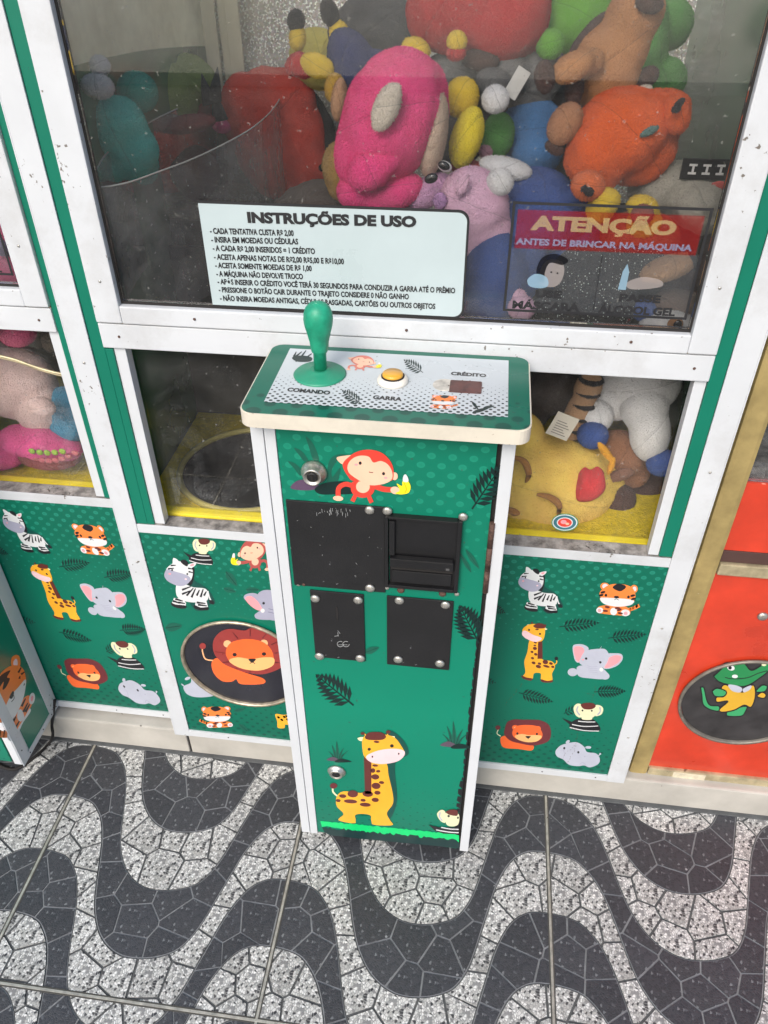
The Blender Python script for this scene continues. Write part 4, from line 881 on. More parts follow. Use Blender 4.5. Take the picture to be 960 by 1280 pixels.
# button
bb = W(491, 478, Z=ZP)
bm = bmesh.new(); lathe(bm, [(.0205, .001), (.0205, .004), (.0190, .0075), (.0155, .009), (.0140, .009), (.0138, .006)], bb, (0, 0, 1), 36); bt = link('push_button', bm, mat('button_collar', (.72, .68, .60), rough=.4, spots=.35, scol=(.2, .16, .12), sscale=200), cpn, origin=bb)
bm = bmesh.new(); lathe(bm, [(.0136, .005), (.0136, .0125), (.0125, .0142), (.002, .0142)], bb, (0, 0, 1), 32); link('button_cap', bm, mat('amber_plastic', (.72, .36, .03), rough=.3, var=.15, coat=.5), bt)
bm = bmesh.new(); lathe(bm, [(.0152, .0045), (.0152, .0104), (.0139, .0106)], bb, (0, 0, 1), 32); link('button_ring', bm, RUBBER, bt)
cc = W(582, 485, Z=ZP); bm = bmesh.new(); rrect(bm, cc.x-.0205, cc.x+.0205, cc.y-.0155, cc.y+.0155, ZP+.001, ZP+.0022, .0025); link('credit_window', bm, mat('worn_red_brown_film', (.10, .035, .03), rough=.4, var=.4, vscale=60, spots=.3, scol=(.3, .25, .22)), cpn)
cd = W(556, 482.5, Z=ZP); bm = bmesh.new(); lathe(bm, [(.0155, .001), (.0155, .0019)], cd, (0, 0, 1), 28); link('worn_patch', bm, mat('worn_patch', (.55, .52, .46), rough=.6, var=.3, vscale=80, spots=.3), cpn)
bm = bmesh.new()
for i in range(14):
    a = 2*math.pi*i/14; acyl(bm, (cc.x+.0218*math.cos(a)*1.0, cc.y+.0165*math.sin(a), ZP+.001), (cc.x+.0218*math.cos(a), cc.y+.0165*math.sin(a), ZP+.002), .0011, n=6)
link('grime_ring', bm, RUST, cpn, kind='stuff')

# --- left panel artwork + prize flap of the middle machine
VE = view(200, 660, 4.9235, Y=0)
def pe(fn, nm, ax, ay, bx, by, sx, sy=None, rot=0): p = Print(sub(VE, ax, ay, bx, by, sx, sy, rot), nf); fn(p); p.done(nm, PL1)
pe(a_zebra, 'zebra_print', 210, 230, 178, 350, .93); pe(a_lemur, 'lemur_print', 640, 515, 250, 145, .72, .84, .03); pe(lambda p: a_monkey(p, MRED2), 'monkey_print', 560, 290, 560, 165, -.47, .55, .06)
pe(a_elephant, 'elephant_print', 620, 770, 660, 490, .72, .72, .1) if 0 else None
p = Print(VE, nf)
p.blob([(600, 410), (640, 382), (700, 390), (722, 450), (722, 560), (680, 565), (600, 560), (582, 535), (605, 515), (620, 500), (600, 470)], LILAC); p.blob([(516, 430), (535, 405), (590, 402), (630, 440), (640, 490), (620, 500), (560, 470)], LILAC); p.blob([(525, 430), (560, 418), (605, 455), (630, 505), (590, 500), (545, 465)], PINK)
p.ell(638, 462, 8, 8, K); p.ell(632, 508, 13, 13, WH); p.ell(700, 548, 36, 20, LILAC)
for a in ((668, 495, 720, 510), (665, 515, 720, 528)): p.line([(a[0], a[1]), (a[2], a[3])], 3, ink('grey_line', (.15, .15, .22)), smooth=False)
p.done('elephant_print', PL1)
p = Print(VE, nf); p.ell(170, 925, 18, 9, PALE, -20); p.blob([(145, 975), (190, 950), (195, 900), (260, 960), (335, 1020), (300, 1038), (220, 1040), (165, 1020)], PALE); p.ell(140, 965, 12, 4, PALE, 40); p.done('hippo_print', PL1)
pe(a_tiger, 'tiger_print', 790, 300, 350, 1165, -.64, .55, .05)
p = Print(VE, nf); p.blob([(710, 1145), (760, 1150), (800, 1150), (800, 1205), (770, 1210), (765, 1230), (725, 1228), (722, 1190)], YEL)
for x, y in ((730, 1165), (750, 1180), (765, 1162), (785, 1178), (780, 1158)): p.ell(x, y, 10, 6, BRN, 30, up=False)
p.done('giraffe_print', PL1)
for q in ((440, 312, 56, 22, 52), (430, 382, 40, 16, 15), (85, 608, 52, 26, -8), (570, 380, 42, 16, 0), (515, 1230, 36, 14, 40), (490, 1120, 34, 12, -10), (420, 1120, 24, 9, 20)): p = Print(VE, nf, .0002); a_leaf(p, *q); p.done('leaf_print', PL1)
def flap(parent, c, R_, ringm, discm, art=None, lab=None):
    bm = bmesh.new(); n = 56; prof = [(R_+.001, 0), (R_+.001, -.004), (R_-.003, -.005), (R_-.005, -.003), (R_-.006, .014)]
    rings = [[bm.verts.new((c.x+r_*math.cos(2*math.pi*i/n), c.y+h_, c.z+r_*math.sin(2*math.pi*i/n))) for i in range(n)] for r_, h_ in prof]
    for a, b_ in zip(rings, rings[1:]):
        for i in range(n): f = bm.faces.new((a[i], a[(i+1) % n], b_[(i+1) % n], b_[i])); f.smooth = True
    fl = link('prize_flap_ring', bm, ringm, parent)
    bm = bmesh.new(); lathe(bm, [(R_-.006, .0), (R_-.006, .003)], (c.x, c.y+.004, c.z), (0, -1, 0), 56); d = link('prize_flap', bm, discm, parent)
    if art: p = Print(art[1], nf, .0003); art[0](p); p.done(art[2], d)
# cut the round opening in the artwork panel by laying the flap just proud of it
FC = Vector((-.418, -.0045, .345)); NBL = mat('gloss_black_flap', (.012, .012, .02), rough=.22, var=.2, coat=.4)
flap(M1, FC, .1245, RINGM, NBL, (a_fliplion, view(200, 660, 4.9235, Y=-.0035), 'lion_print'))

# --- instruction sticker
YS = .0052
st = bmesh.new()
def srect(bm, x0, x1, z0, z1, y, r_, m, bright=True):
    pts = []
    for cx, cz, a0, rr_ in ((x1-r_, z1-r_, 0, r_), (x0, z1, 90, 0), (x0, z0, 180, 0), (x1-r_, z0+r_, 270, r_)):
        for i in range(7 if rr_ else 1): a = math.radians(a0+15*i); pts.append((cx+rr_*math.cos(a), cz+rr_*math.sin(a)))
    f = bm.faces.new([bm.verts.new((a, y, b_)) for a, b_ in pts]); f.material_index = m; f.normal_update()
    if f.normal.y > 0: f.normal_flip()
srect(st, -.3745, -.0235, 1.0965, 1.2410, YS-.0004, .014, 0); srect(st, -.3740, -.0265, 1.0995, 1.2375, YS-.0008, .0115, 1)
stk = link('instruction_sticker', st, [TP, mat('sticker_white', (.45, .53, .54), rough=.3, var=.03, coat=.3)], M1)
bm = bmesh.new(); s_ = 2.6667
def itext(s, x0, y0, x1, y1, cap, bold=.03):
    a, b_ = W(240+x0/s_, 240+y0/s_, Y=YS), W(240+x1/s_, 240+y1/s_, Y=YS); a.y = b_.y = YS-.0008
    text_bm(bm, s, a, b_, cap, (0, 0, 1), nf, bold)
itext('INSTRUÇÕES DE USO', 187, 102, 748, 117, .0145, .055)
for s, x0, y0, x1, y1 in (('- CADA TENTATIVA CUSTA R$ 2,00', 62, 138, 340, 146), ('- INSIRA EM MOEDAS OU CÉDULAS', 66, 167, 355, 174), ('- A CADA R$ 2,00 INSERIDOS = 1 CRÉDITO', 71, 195, 411, 206), ('- ACEITA APENAS NOTAS DE R$2,00 R$5,00 E R$10,00', 75, 224, 507, 240), ('- ACEITA SOMENTE MOEDAS DE R$ 1,00', 79, 252, 400, 263), ('- A MÁQUINA NÃO DEVOLVE TROCO', 83, 280, 371, 290), ('- APÓS INSERIR O CRÉDITO VOCÊ TERÁ 30 SEGUNDOS PARA CONDUZIR A GARRA ATÉ O PRÊMIO', 87, 306, 877, 337), ('- PRESSIONE O BOTÃO CAIR DURANTE O TRAJETO CONSIDERE 0 NÃO GANHO', 91, 333, 723, 357), ('- NÃO INSIRA MOEDAS ANTIGAS, CÉDULAS RASGADAS, CARTÕES OU OUTROS OBJETOS', 95, 361, 811, 389)):
    itext(s, x0, y0, x1, y1, .0080, .034)
link('sticker_lettering', bm, TP, stk)
# --- attention sticker (one on each machine)
def attention(parent, dx, dy):
    o = Vector((dx, dy, 0)); y = YS-.0005+dy
    X0, X1, Z0, Z1 = .028, .266, 1.111, 1.2535
    bm = bmesh.new()
    def q(x0, x1, z0, z1, yy, mi): f = bm.faces.new([bm.verts.new(v) for v in ((x0+dx, yy, z0), (x1+dx, yy, z0), (x1+dx, yy, z1), (x0+dx, yy, z1))]); f.material_index = mi
    t_ = .0035
    for a in ((X0, X1, Z0, Z0+t_), (X0, X1, Z1-t_, Z1), (X0, X0+t_, Z0+t_, Z1-t_), (X1-t_, X1, Z0+t_, Z1-t_)): q(*a, y, 0)
    q(X0+.007, X1-.008, 1.196, 1.244, y, 1); q(X0+t_, X1-t_, Z0+t_, 1.196, y, 2); q(.145, .1462, 1.118, 1.192, y-.0001, 0)
    s = link('attention_sticker', bm, [TP, film('red_film', (.26, .012, .012), .48), film('clear_film', (.5, .55, .6), .05)], parent)
    yy = y-.0003
    def tx(t, x0, x1, z, cap, bold, mi): bm = bmesh.new(); text_bm(bm, t, (x0+dx, yy, z), (x1+dx, yy, z), cap, (0, 0, 1), nf, bold, 0); link('attention_lettering', bm, (TP, film('letter_yellow', (.62, .52, .25), .34), film('letter_blue', (.30, .42, .62), .36))[mi], s)
    tx('ATENÇÃO', .052, .228, 1.2195, .0185, .055, 1); tx('ANTES DE BRINCAR NA MÁQUINA', .036, .252, 1.2010, .0085, .045, 2)
    tx('USE', .068, .102, 1.1325, .0105, .045, 0); tx('MÁSCARA', .040, .128, 1.1155, .0115, .045, 0); tx('PASSE', .176, .228, 1.1325, .0105, .045, 0); tx('ÁLCOOL GEL', .152, .250, 1.1155, .0115, .045, 0)
    p = Print(lambda x, z_: Vector((x+dx, yy, z_)), nf, .0001)
    fk = film('print_dark', (.01, .01, .012), .8); fb = film('mask_blue', (.35, .55, .70), .5); fs = film('face_film', (.45, .40, .38), .45)
    p.blob([(.072, .0), (.072, .0)], fk) if 0 else None
    p.blob([(.070, 1.155), (.074, 1.178), (.088, 1.184), (.100, 1.176), (.100, 1.158), (.092, 1.148), (.078, 1.148)], fs)
    p.blob([(.066, 1.170), (.072, 1.186), (.088, 1.191), (.104, 1.184), (.098, 1.177), (.082, 1.179), (.077, 1.166), (.078, 1.154), (.070, 1.155)], fk)
    p.blob([(.056, 1.156), (.066, 1.164), (.080, 1.160), (.083, 1.149), (.074, 1.145), (.060, 1.147)], fb)
    p.ell(.093, 1.166, .0012, .0012, fk); p.ell(.085, 1.167, .0012, .0012, fk)
    p.blob([(.182, 1.158), (.200, 1.166), (.222, 1.163), (.226, 1.155), (.205, 1.150), (.186, 1.150)], fs); p.poly([(.172, 1.148), (.182, 1.148), (.182, 1.172), (.178, 1.182), (.174, 1.172)], fb)
    p.done('attention_picture', s)
attention(M1, 0, 0)
p = Print(view(610, 800, 5.3333, Y=0), nf, .0006); CK = ink('crack', (.09, .05, .03))
for a, b_, n_ in (((232, 285), (105, 440), 9), ((600, 620), (585, 700), 5), ((580, 700), (500, 770), 6), ((590, 700), (530, 815), 7), ((645, 348), (705, 362), 5), ((720, 300), (690, 410), 6)):
    for i in range(n_):
        t0 = (i+rr.uniform(0, .4))/n_; t1 = t0+rr.uniform(.25, .6)/n_; o1 = rr.uniform(-6, 6); p.line([(a[0]+(b_[0]-a[0])*t0+o1, a[1]+(b_[1]-a[1])*t0), (a[0]+(b_[0]-a[0])*t1+o1+rr.uniform(-2, 2), a[1]+(b_[1]-a[1])*t1)], 2.6, CK, 1.4, False)
p.done('crack_marks', PR1, kind='stuff')

# ================================================================== SECOND GREEN MACHINE (left)
M2, B2, PR2, PL2 = machine(-.953, .04, 'green claw machine cut off by the left edge, its pedestal a slice at the corner', False, .1)
attention(M2, -.953, .04)
body2, door2 = pedestal(M2, -.953, .04, .095, False)
xf = .0565-.953; y0, y1 = YPED+.04+.0, .036
# side panel of that pedestal
XS = xf+.0005
box('pedestal_side_panel', XS-.002, XS, y0+.034, y1, .10, 1.02, DARKG if 0 else mat('side_green', (.006, .17, .11), rough=.3, var=.1, vscale=6, coat=.3), M2, 0)
box('pedestal_side_trim', XS, XS+.002, y0, y0+.026, .090, 1.03, WHITEW, M2, .0005); box('pedestal_side_trim', XS, XS+.002, y1-.034, y1, .106, 1.03, WHITEW, M2, .0005); box('pedestal_side_trim', XS, XS+.002, y0+.0262, y1, .0902, .1045, WHITEW, M2, .0005)
for y_, z_ in ((y0+.03, .097), (y0+.09, .097), (y1-.03, .097), (y1-.008, .097), (y0+.012, .13)): 
    pp = Vector((XS+.002, y_, z_)); bm = bmesh.new(); lathe(bm, [(.0018, 0), (.0014, .0007)], pp, (1, 0, 0), 10); link('rivet', bm, RUBBER, M2, origin=pp)
TG = lambda x, y: W(x/7.111, 800+y/7.111, X=XS)
p = Print(TG, (1, 0, 0), .0003)
p.line([(100, 810), (50, 840), (-20, 830)], 60, ORA)
for x in (0, 35, 75): p.line([(x+5, 800), (x-5, 870)], 14, K, 9, False, up=False)
p.blob([(270, 500), (230, 500), (180, 560), (140, 660), (95, 760), (90, 850), (150, 850), (190, 740), (260, 620), (285, 560)], ORA)
p.ell(283, 520, 26, 52, WH, 8); p.ell(283, 520, 12, 26, PINK, 8); p.ell(100, 850, 38, 50, WH, 5); p.ell(108, 850, 18, 24, PINK); p.blob([(160, 630), (190, 620), (215, 690), (180, 725), (152, 690)], WH); p.blob([(215, 690), (260, 610), (268, 640), (200, 740), (160, 830), (150, 800)], WH)
for a in ((205, 640, 245, 560), (225, 640, 262, 570), (190, 590, 225, 520), (100, 760, 140, 680), (130, 790, 170, 720), (110, 740, 125, 700)): p.line([(a[0], a[1]), (a[2], a[3])], 20, K, 10, False, up=False)
p.blob([(100, 230), (100, 160), (140, 132), (172, 150), (178, 220), (150, 250)], ORA); p.blob([(120, 225), (118, 190), (140, 165), (152, 185), (152, 225)], LPINK)
p.blob([(225, 330), (205, 260), (150, 225), (70, 240), (-10, 320), (-60, 500), (-20, 720), (60, 700), (150, 560), (225, 400)], ORA)
p.blob([(225, 350), (160, 420), (90, 500), (40, 610), (10, 720), (60, 735), (130, 680), (190, 560), (220, 450)], WH)
p.blob([(0, 320), (40, 290), (90, 270), (60, 330), (85, 345), (50, 420), (20, 440), (30, 370), (-10, 420), (-20, 360)], K)
for a in ((160, 290, 185, 245), (185, 305, 215, 285), (170, 345, 175, 320)): p.line([(a[0], a[1]), (a[2], a[3])], 18, K, 10, False, up=False)
p.blob([(80, 510), (110, 455), (122, 470), (105, 520)], K); p.line([(118, 490), (122, 520), (98, 550)], 6, K); p.ell(8, 607, 9, 16, K); p.ell(212, 395, 4, 12, K, 20)
p.done('tiger_print', M2)
# stub of the far left pedestal front seen at the corner is part of the door print
# cable hanging behind the pedestal
bm = bmesh.new(); c0 = W(62, 880, Y=.01); tube(bm, spline([(c0.x+.0, .03, .12), W(65, 905, Y=-.0), W(66, 918, Y=-.02), W(62, 928, Z=.004), W(45, 945, Z=.004), W(15, 962, Z=.004), (-1.05, -.06, .004)], 6, False), .0035, 8)
cb = link('power_cable', bm, RUBBER); cb['label'] = 'thin black cable drooping behind the left pedestal onto the pavement'; cb['category'] = 'cable'

# ================================================================== ORANGE MACHINE (right)
OY = .03
M3 = empty('claw_machine', (.9, .43, .07), 'orange-red claw machine with gold rails and a crocodile flap, cut off at right', 'claw machine', 'claw machines side by side on the plinth')
def o_(name, x0, x1, y0, y1, z0, z1, m, bev=.0015, **k): return box(name, x0, x1, y0, y1, z0, z1, m, M3, bev, **k)
o_('corner_post', .385, .423, OY, OY+.03, .070, 1.98, GOLD, .008)
o_('side_panel', .388, .398, OY+.03, .83, .075, 1.97, mat('dark_cabinet_side', (.05, .045, .035), rough=.6), 0); o_('side_panel', 1.352, 1.362, OY+.03, .83, .075, 1.97, MATS['dark_cabinet_side'], 0)
o_('corner_post', 1.33, 1.367, OY, OY+.03, .070, 1.98, GOLD, .008)
fp = o_('front_panel', .4232, 1.3298, OY+.008, OY+.02, .085, .652, RED, 0); o_('bottom_rail', .4232, 1.3298, OY+.0, OY+.02, .070, .100, GOLDL, .003)
o_('middle_rail', .4232, 1.3298, OY, OY+.02, .6525, .6775, GOLDL, .003); o_('kick_strip', .4232, 1.3298, OY+.006, OY+.02, .678, .702, mat('brown_strip', (.07, .035, .03), rough=.5), .001)
o_('upper_panel', .4232, 1.3298, OY+.008, OY+.02, .7025, .838, RED, 0)
o_('window_glass', .4232, 1.3298, OY+.012, OY+.016, .8385, 1.97, GL, 0); o_('back_panel', .398, 1.352, .82, .83, .08, 1.97, mat('dark_interior', (.03, .027, .025), rough=.7, var=.5, vscale=30), 0); o_('top_panel', .385, 1.367, OY, .83, 1.98, 1.99, GOLD)
st2 = mat('grey_pebble_lining', (.10, .095, .09), rough=.7, var=.8, vscale=55, bump=1., bscale=60)
o_('pebble_ledge', .3985, 1.3515, OY+.02, .2, .78, .86, st2, .01)
o_('gold_stile', .4236, .434, OY+.001, OY+.012, .839, 1.97, GOLD, .003) if 0 else None
flap(M3, Vector((.557, OY+.0035, .332)), .122, mat('grey_ring', (.20, .18, .15), rough=.45, metal=.4, var=.25, vscale=50), mat('worn_black_flap', (.035, .033, .034), rough=.5, var=.35, vscale=20, spots=.2, scol=(.2, .2, .2), sscale=60), (a_croc, view(840, 810, 8, Y=OY+.0045), 'crocodile_print'))
pp = W(953, 770, Y=OY+.008); screw(M3, pp, 6.5*mpp(pp)); 
a_, b_ = W(842, 965, Y=OY), W(880, 975, Y=OY)
o_('worn_tape', a_.x, b_.x, OY-.001, OY+.003, .066, .097, mat('peeled_tape', (.6, .54, .4), rough=.6, var=.2, vscale=60), .0005)

# ================================================================== TOYS
CL = bpy.data.textures.new('lumps', 'CLOUDS'); CL.noise_scale = .055; CL.noise_depth = 3
def fuzz_tree():
    g = bpy.data.node_groups.new('plush_pile', 'GeometryNodeTree')
    g.interface.new_socket('Geometry', in_out='INPUT', socket_type='NodeSocketGeometry'); g.interface.new_socket('Geometry', in_out='OUTPUT', socket_type='NodeSocketGeometry')
    n = g.nodes; L = g.links; gi = n.new('NodeGroupInput'); go = n.new('NodeGroupOutput')
    di = n.new('GeometryNodeDistributePointsOnFaces'); di.inputs['Density'].default_value = 210000
    cn = n.new('GeometryNodeMeshCone'); cn.inputs['Vertices'].default_value = 3; cn.inputs['Radius Top'].default_value = 0; cn.inputs['Radius Bottom'].default_value = .00045; cn.inputs['Depth'].default_value = .0026
    rv = n.new('FunctionNodeRandomValue'); rv.data_type = 'FLOAT_VECTOR'; rv.inputs[0].default_value = (.2, -.5, 0); rv.inputs[1].default_value = (1.1, .5, .8)
    ro = n.new('FunctionNodeRotateEuler'); ro.space = 'LOCAL'
    ip = n.new('GeometryNodeInstanceOnPoints'); jn = n.new('GeometryNodeJoinGeometry'); sm = n.new('GeometryNodeSetMaterial')
    L.new(gi.outputs[0], di.inputs['Mesh']); L.new(di.outputs['Points'], ip.inputs['Points']); L.new(cn.outputs['Mesh'], ip.inputs['Instance'])
    L.new(di.outputs['Rotation'], ro.inputs[0]); L.new(rv.outputs[0], ro.inputs[1]); L.new(ro.outputs[0], ip.inputs['Rotation'])
    rz = n.new('GeometryNodeRealizeInstances'); L.new(ip.outputs[0], rz.inputs[0]); L.new(rz.outputs[0], jn.inputs[0]); L.new(gi.outputs[0], jn.inputs[0]); L.new(jn.outputs[0], sm.inputs['Geometry']); L.new(sm.outputs[0], go.inputs[0])
    return g, sm
_fz = {}
def pile(o, m):
    if m.name not in _fz:
        g, sm = fuzz_tree(); sm.inputs['Material'].default_value = m; _fz[m.name] = g
    x = o.modifiers.new('pile', 'NODES'); x.node_group = _fz[m.name]
CF = bpy.data.textures.new('fine_lumps', 'CLOUDS'); CF.noise_scale = .014; CF.noise_depth = 2
def ellipsoid(bm, c, a, b_, d, rot, tilt=0., mi=0, sub=3):
    r_ = bmesh.ops.create_icosphere(bm, subdivisions=sub, radius=1)
    M = Matrix.Translation(c) @ Matrix.Rotation(math.radians(rot), 4, 'Y') @ Matrix.Rotation(math.radians(tilt), 4, 'X') @ Matrix.Diagonal((a, d, b_, 1))
    bmesh.ops.transform(bm, matrix=M, verts=r_['verts'])
NOPILE = ('plush_black_glitter', 'plush_umber', 'plush_charcoal', 'plush_near_black')
def part(name, parent, blobs, m, lump=.006, vox=.0045, sm=7, **k):
    """blobs: (photo x, photo y, depth Y, half width px, half height px, turn in degrees clockwise, [half depth px])"""
    bm = bmesh.new()
    for q in blobs:
        px, py, Y, a, b_, rot = q[:6]; c = W(px, py, Y=Y); s = mpp(c); d = (q[6] if len(q) > 6 else (a+b_)/2*.9)*s
        ellipsoid(bm, c, a*s, b_*s, d, rot)
    o = link(name, bm, m, parent, smooth=True, origin=W(blobs[0][0], blobs[0][1], Y=blobs[0][2]), **k)
    if vox:
        r_ = o.modifiers.new('remesh', 'REMESH'); r_.mode = 'VOXEL'; r_.voxel_size = vox; r_.use_smooth_shade = True
        s_ = o.modifiers.new('smooth', 'SMOOTH'); s_.iterations = sm; s_.factor = .6
        if lump: d_ = o.modifiers.new('lumps', 'DISPLACE'); d_.texture = CL; d_.strength = lump*1.3; d_.texture_coords = 'GLOBAL'; d_.mid_level = .5; d_ = o.modifiers.new('fine_lumps', 'DISPLACE'); d_.texture = CF; d_.strength = .0012; d_.texture_coords = 'GLOBAL'; d_.mid_level = .5
    if m.name not in NOPILE: pile(o, m)
    return o
G1 = 'plush toys heaped inside the middle machine'
def toy(name, label, px, py, Y, cat='plush toy', group=G1):
    return empty(name, W(px, py, Y=Y), label, cat, group)
EYE = mat('black_eye', (.01, .01, .012), rough=.2)
HP_ = fur('hot_pink', (1.0, .055, .26)); CRF = fur('cream', (.74, .66, .55)); REDF = fur('red', (.50, .018, .02)); REDO = fur('orange_red', (.62, .05, .025)); BLKF = fur('black', (.014, .013, .015))
YELF = fur('yellow', (.78, .55, .03)); NAVY = fur('navy', (.02, .03, .13)); BLUE = fur('blue', (.035, .09, .32)); SKY = fur('sky_blue', (.06, .22, .50)); GRNF = fur('leaf_green', (.14, .42, .03)); GRN2 = fur('mid_green', (.08, .30, .05)); WHF = fur('white', (.76, .76, .76)); GRYF = fur('grey', (.17, .17, .17)); GRYD = fur('dark_grey', (.07, .068, .072))
TAN = fur('tan', (.55, .25, .09)); DBR = fur('dark_brown', (.07, .028, .02)); ORF = fur('orange', (.80, .13, .018)); LILF = fur('lilac_pink', (.80, .50, .66)); TEAL = fur('teal', (.06, .62, .52)); GLF = fur('black_glitter', (.012, .012, .013), True); BRF = fur('brown', (.22, .10, .06)); STRI = fur('stripe_tan', (.50, .30, .16))
# big pink toy
t = toy('plush_toy', 'big hot pink plush with a cream oval patch, tilted above the instruction sticker', 478, 250, .16)
part('body', t, [(490, 150, .17, 62, 82, 24), (462, 190, .165, 42, 55, 20), (515, 140, .19, 45, 62, 15)], HP_, .010)
part('arm', t, [(462, 214, .115, 30, 24, -30), (478, 200, .125, 34, 20, -25)], HP_); part('foot', t, [(448, 240, .15, 29, 22, 10), (490, 240, .15, 42, 22, -20)], HP_)
part('oval_patch', t, [(483, 134, .085, 17, 33, 26, 12)], CRF, 0); part('face', t, [(541, 168, .165, 18, 52, 6, 34)], fur('beige', (.66, .50, .38)), .003)
# red ball
t = toy('plush_toy', 'round red plush behind the curved acrylic guard, left of the pink one', 345, 245, .66)
part('body', t, [(348, 172, .66, 60, 80, -10, 34), (306, 140, .66, 32, 44, 0, 30), (370, 205, .65, 38, 52, -15, 34), (352, 125, .66, 44, 36, 10, 32)], REDO, .010); part('dark_back', t, [(387, 180, .69, 36, 74, -16, 30)], BLKF); part('beak', t, [(277, 157, .62, 13, 9, 10)], fur('pink', (.75, .08, .25)), 0, .004)
bm = bmesh.new()
for a in ((262, 130, 252, 92, 6), (268, 125, 272, 84, 6), (275, 150, 268, 115, 7)): tube(bm, [W(a[0], a[1], Y=.54), W((a[0]+a[2])/2, (a[1]+a[3])/2, Y=.54), W(a[2], a[3], Y=.54)], [a[4]*.0022, a[4]*.0014, .0008], 10)
link('tail_feather', bm, BLKF, t)
bm = bmesh.new(); ellipsoid(bm, W(407, 210, Y=.56), .014, .009, .006, 0); link('eye', bm, EYE, t, smooth=True)
# yellow/blue upside down doll
t = toy('plush_doll', 'yellow plush doll in navy overalls, black boots pointing up at the foil wall', 420, 100, .50)
part('body', t, [(400, 75, .66, 40, 34, 20, 24), (425, 70, .62, 22, 30, 10)], fur('dull_yellow', (.55, .47, .08)), .006); part('overalls', t, [(440, 78, .47, 28, 40, -30), (475, 84, .47, 26, 18, 20)], NAVY)
part('boot', t, [(370, 26, .50, 11, 14, 8)], BLKF); part('boot', t, [(412, 15, .50, 12, 17, -22)], BLKF); part('leg', t, [(372, 48, .50, 11, 16, 5)], YELF, 0); part('leg', t, [(424, 42, .50, 13, 16, -15)], YELF, 0)
part('hat_brim', t, [(396, 82, .44, 24, 15, 14, 9)], YELF, 0); part('hat_cone', t, [(370, 80, .45, 17, 12, -40), (380, 84, .45, 14, 14, -20)], REDF, 0); part('hand', t, [(418, 110, .42, 13, 18, 10)], fur('mustard', (.55, .32, .03)), 0)
part('pinkish_face', t, [(424, 125, .40, 10, 26, 8)], fur('dusky_skin', (.55, .30, .16)), 0)
# red toy on top
t = toy('plush_toy', 'large red plush lying on top of the heap under clear wrap, feet in yellow', 590, 72, .36)
part('body', t, [(570, 15, .38, 66, 50, 5), (640, 15, .38, 48, 56, -5), (620, 40, .36, 50, 32, 10)], REDF, .012); part('foot', t, [(571, 52, .29, 14, 12, 0), (571, 48, .29, 13, 10, 0)], YELF, 0); part('boot_cuff', t, [(570, 66, .29, 14, 10, 0)], REDF, 0); part('foot', t, [(520, 62, .34, 20, 14, 20)], YELF, 0)
# grey toy
t = toy('plush_toy', 'dull grey plush with a round white nose, squeezed below the red toy', 630, 135, .34)
part('body', t, [(575, 92, .38, 45, 26, 8), (660, 95, .40, 46, 38, -20), (630, 95, .36, 34, 26, 0)], GRYF, .008); part('dark_muzzle', t, [(618, 105, .31, 26, 18, 15)], fur('mid_grey', (.11, .11, .11)), 0); part('nose', t, [(619, 124, .25, 18, 17, 0)], WHF, .002)
bm = bmesh.new(); c = W(646, 104, Y=.26); abox(bm, c.x-.010, c.x+.010, c.y, c.y+.0006, c.z-.020, c.z+.020, 0); bmesh.ops.rotate(bm, verts=bm.verts, cent=c, matrix=Matrix.Rotation(.5, 3, 'Y')); link('care_tag', bm, mat('care_tag', (.5, .5, .48), rough=.6), t)
part('dark_foot', t, [(600, 75, .33, 26, 12, 5)], DBR, 0)
# yellow wing toy
t = toy('plush_toy', 'yellow folded plush wedge with a red base, right of the big pink plush', 580, 210, .26)
part('upper_lobe', t, [(577, 122, .27, 22, 24, 20)], YELF, .003); part('lower_lobe', t, [(583, 172, .23, 19, 38, 14)], fur('bright_yellow', (.85, .68, .02)), .003); part('base', t, [(586, 211, .25, 24, 11, 8)], REDF, 0); part('pink_tip', t, [(607, 190, .28, 11, 9, 30)], fur('dusty_pink', (.5, .25, .3)), 0)
# blue-green round toy
t = toy('plush_toy', 'sky blue plush with a green belly, half hidden behind the yellow wedge', 660, 215, .34)
part('body', t, [(665, 165, .38, 42, 38, 0), (672, 190, .34, 32, 26, 0)], SKY, .006); part('belly', t, [(622, 170, .32, 21, 28, 8)], GRN2, 0); part('hand', t, [(690, 222, .34, 10, 8, 0)], GRN2, 0)
# pig toy
t = toy('plush_pig', 'pale lilac-pink plush pig whose head rests beside the instruction sticker', 570, 330, .14)
part('body', t, [(590, 258, .15, 46, 46, 20), (575, 300, .16, 45, 50, 10), (600, 290, .15, 40, 36, 0)], LILF, .006); part('snout', t, [(535, 240, .16, 34, 18, -28), (512, 252, .17, 24, 13, -20)], fur('deeper_lilac', (.62, .34, .55)), .003)
part('ear', t, [(578, 231, .10, 9, 17, 22, 6)], LILF, 0, .004); part('cheek', t, [(550, 251, .112, 11, 12, 0, 5)], fur('cheek_lilac', (.48, .25, .50)), 0, .004)
bm = bmesh.new(); ellipsoid(bm, W(539, 223, Y=.105), .0095, .0065, .004, -20); link('eye', bm, EYE, t, smooth=True)
bm = bmesh.new(); ellipsoid(bm, W(556, 208, Y=.135), .010, .007, .005, 20); link('eye_patch', bm, WHF, t, smooth=True); bm = bmesh.new(); ellipsoid(bm, W(555, 207, Y=.129), .0085, .0055, .004, 20); link('eye', bm, EYE, t, smooth=True)
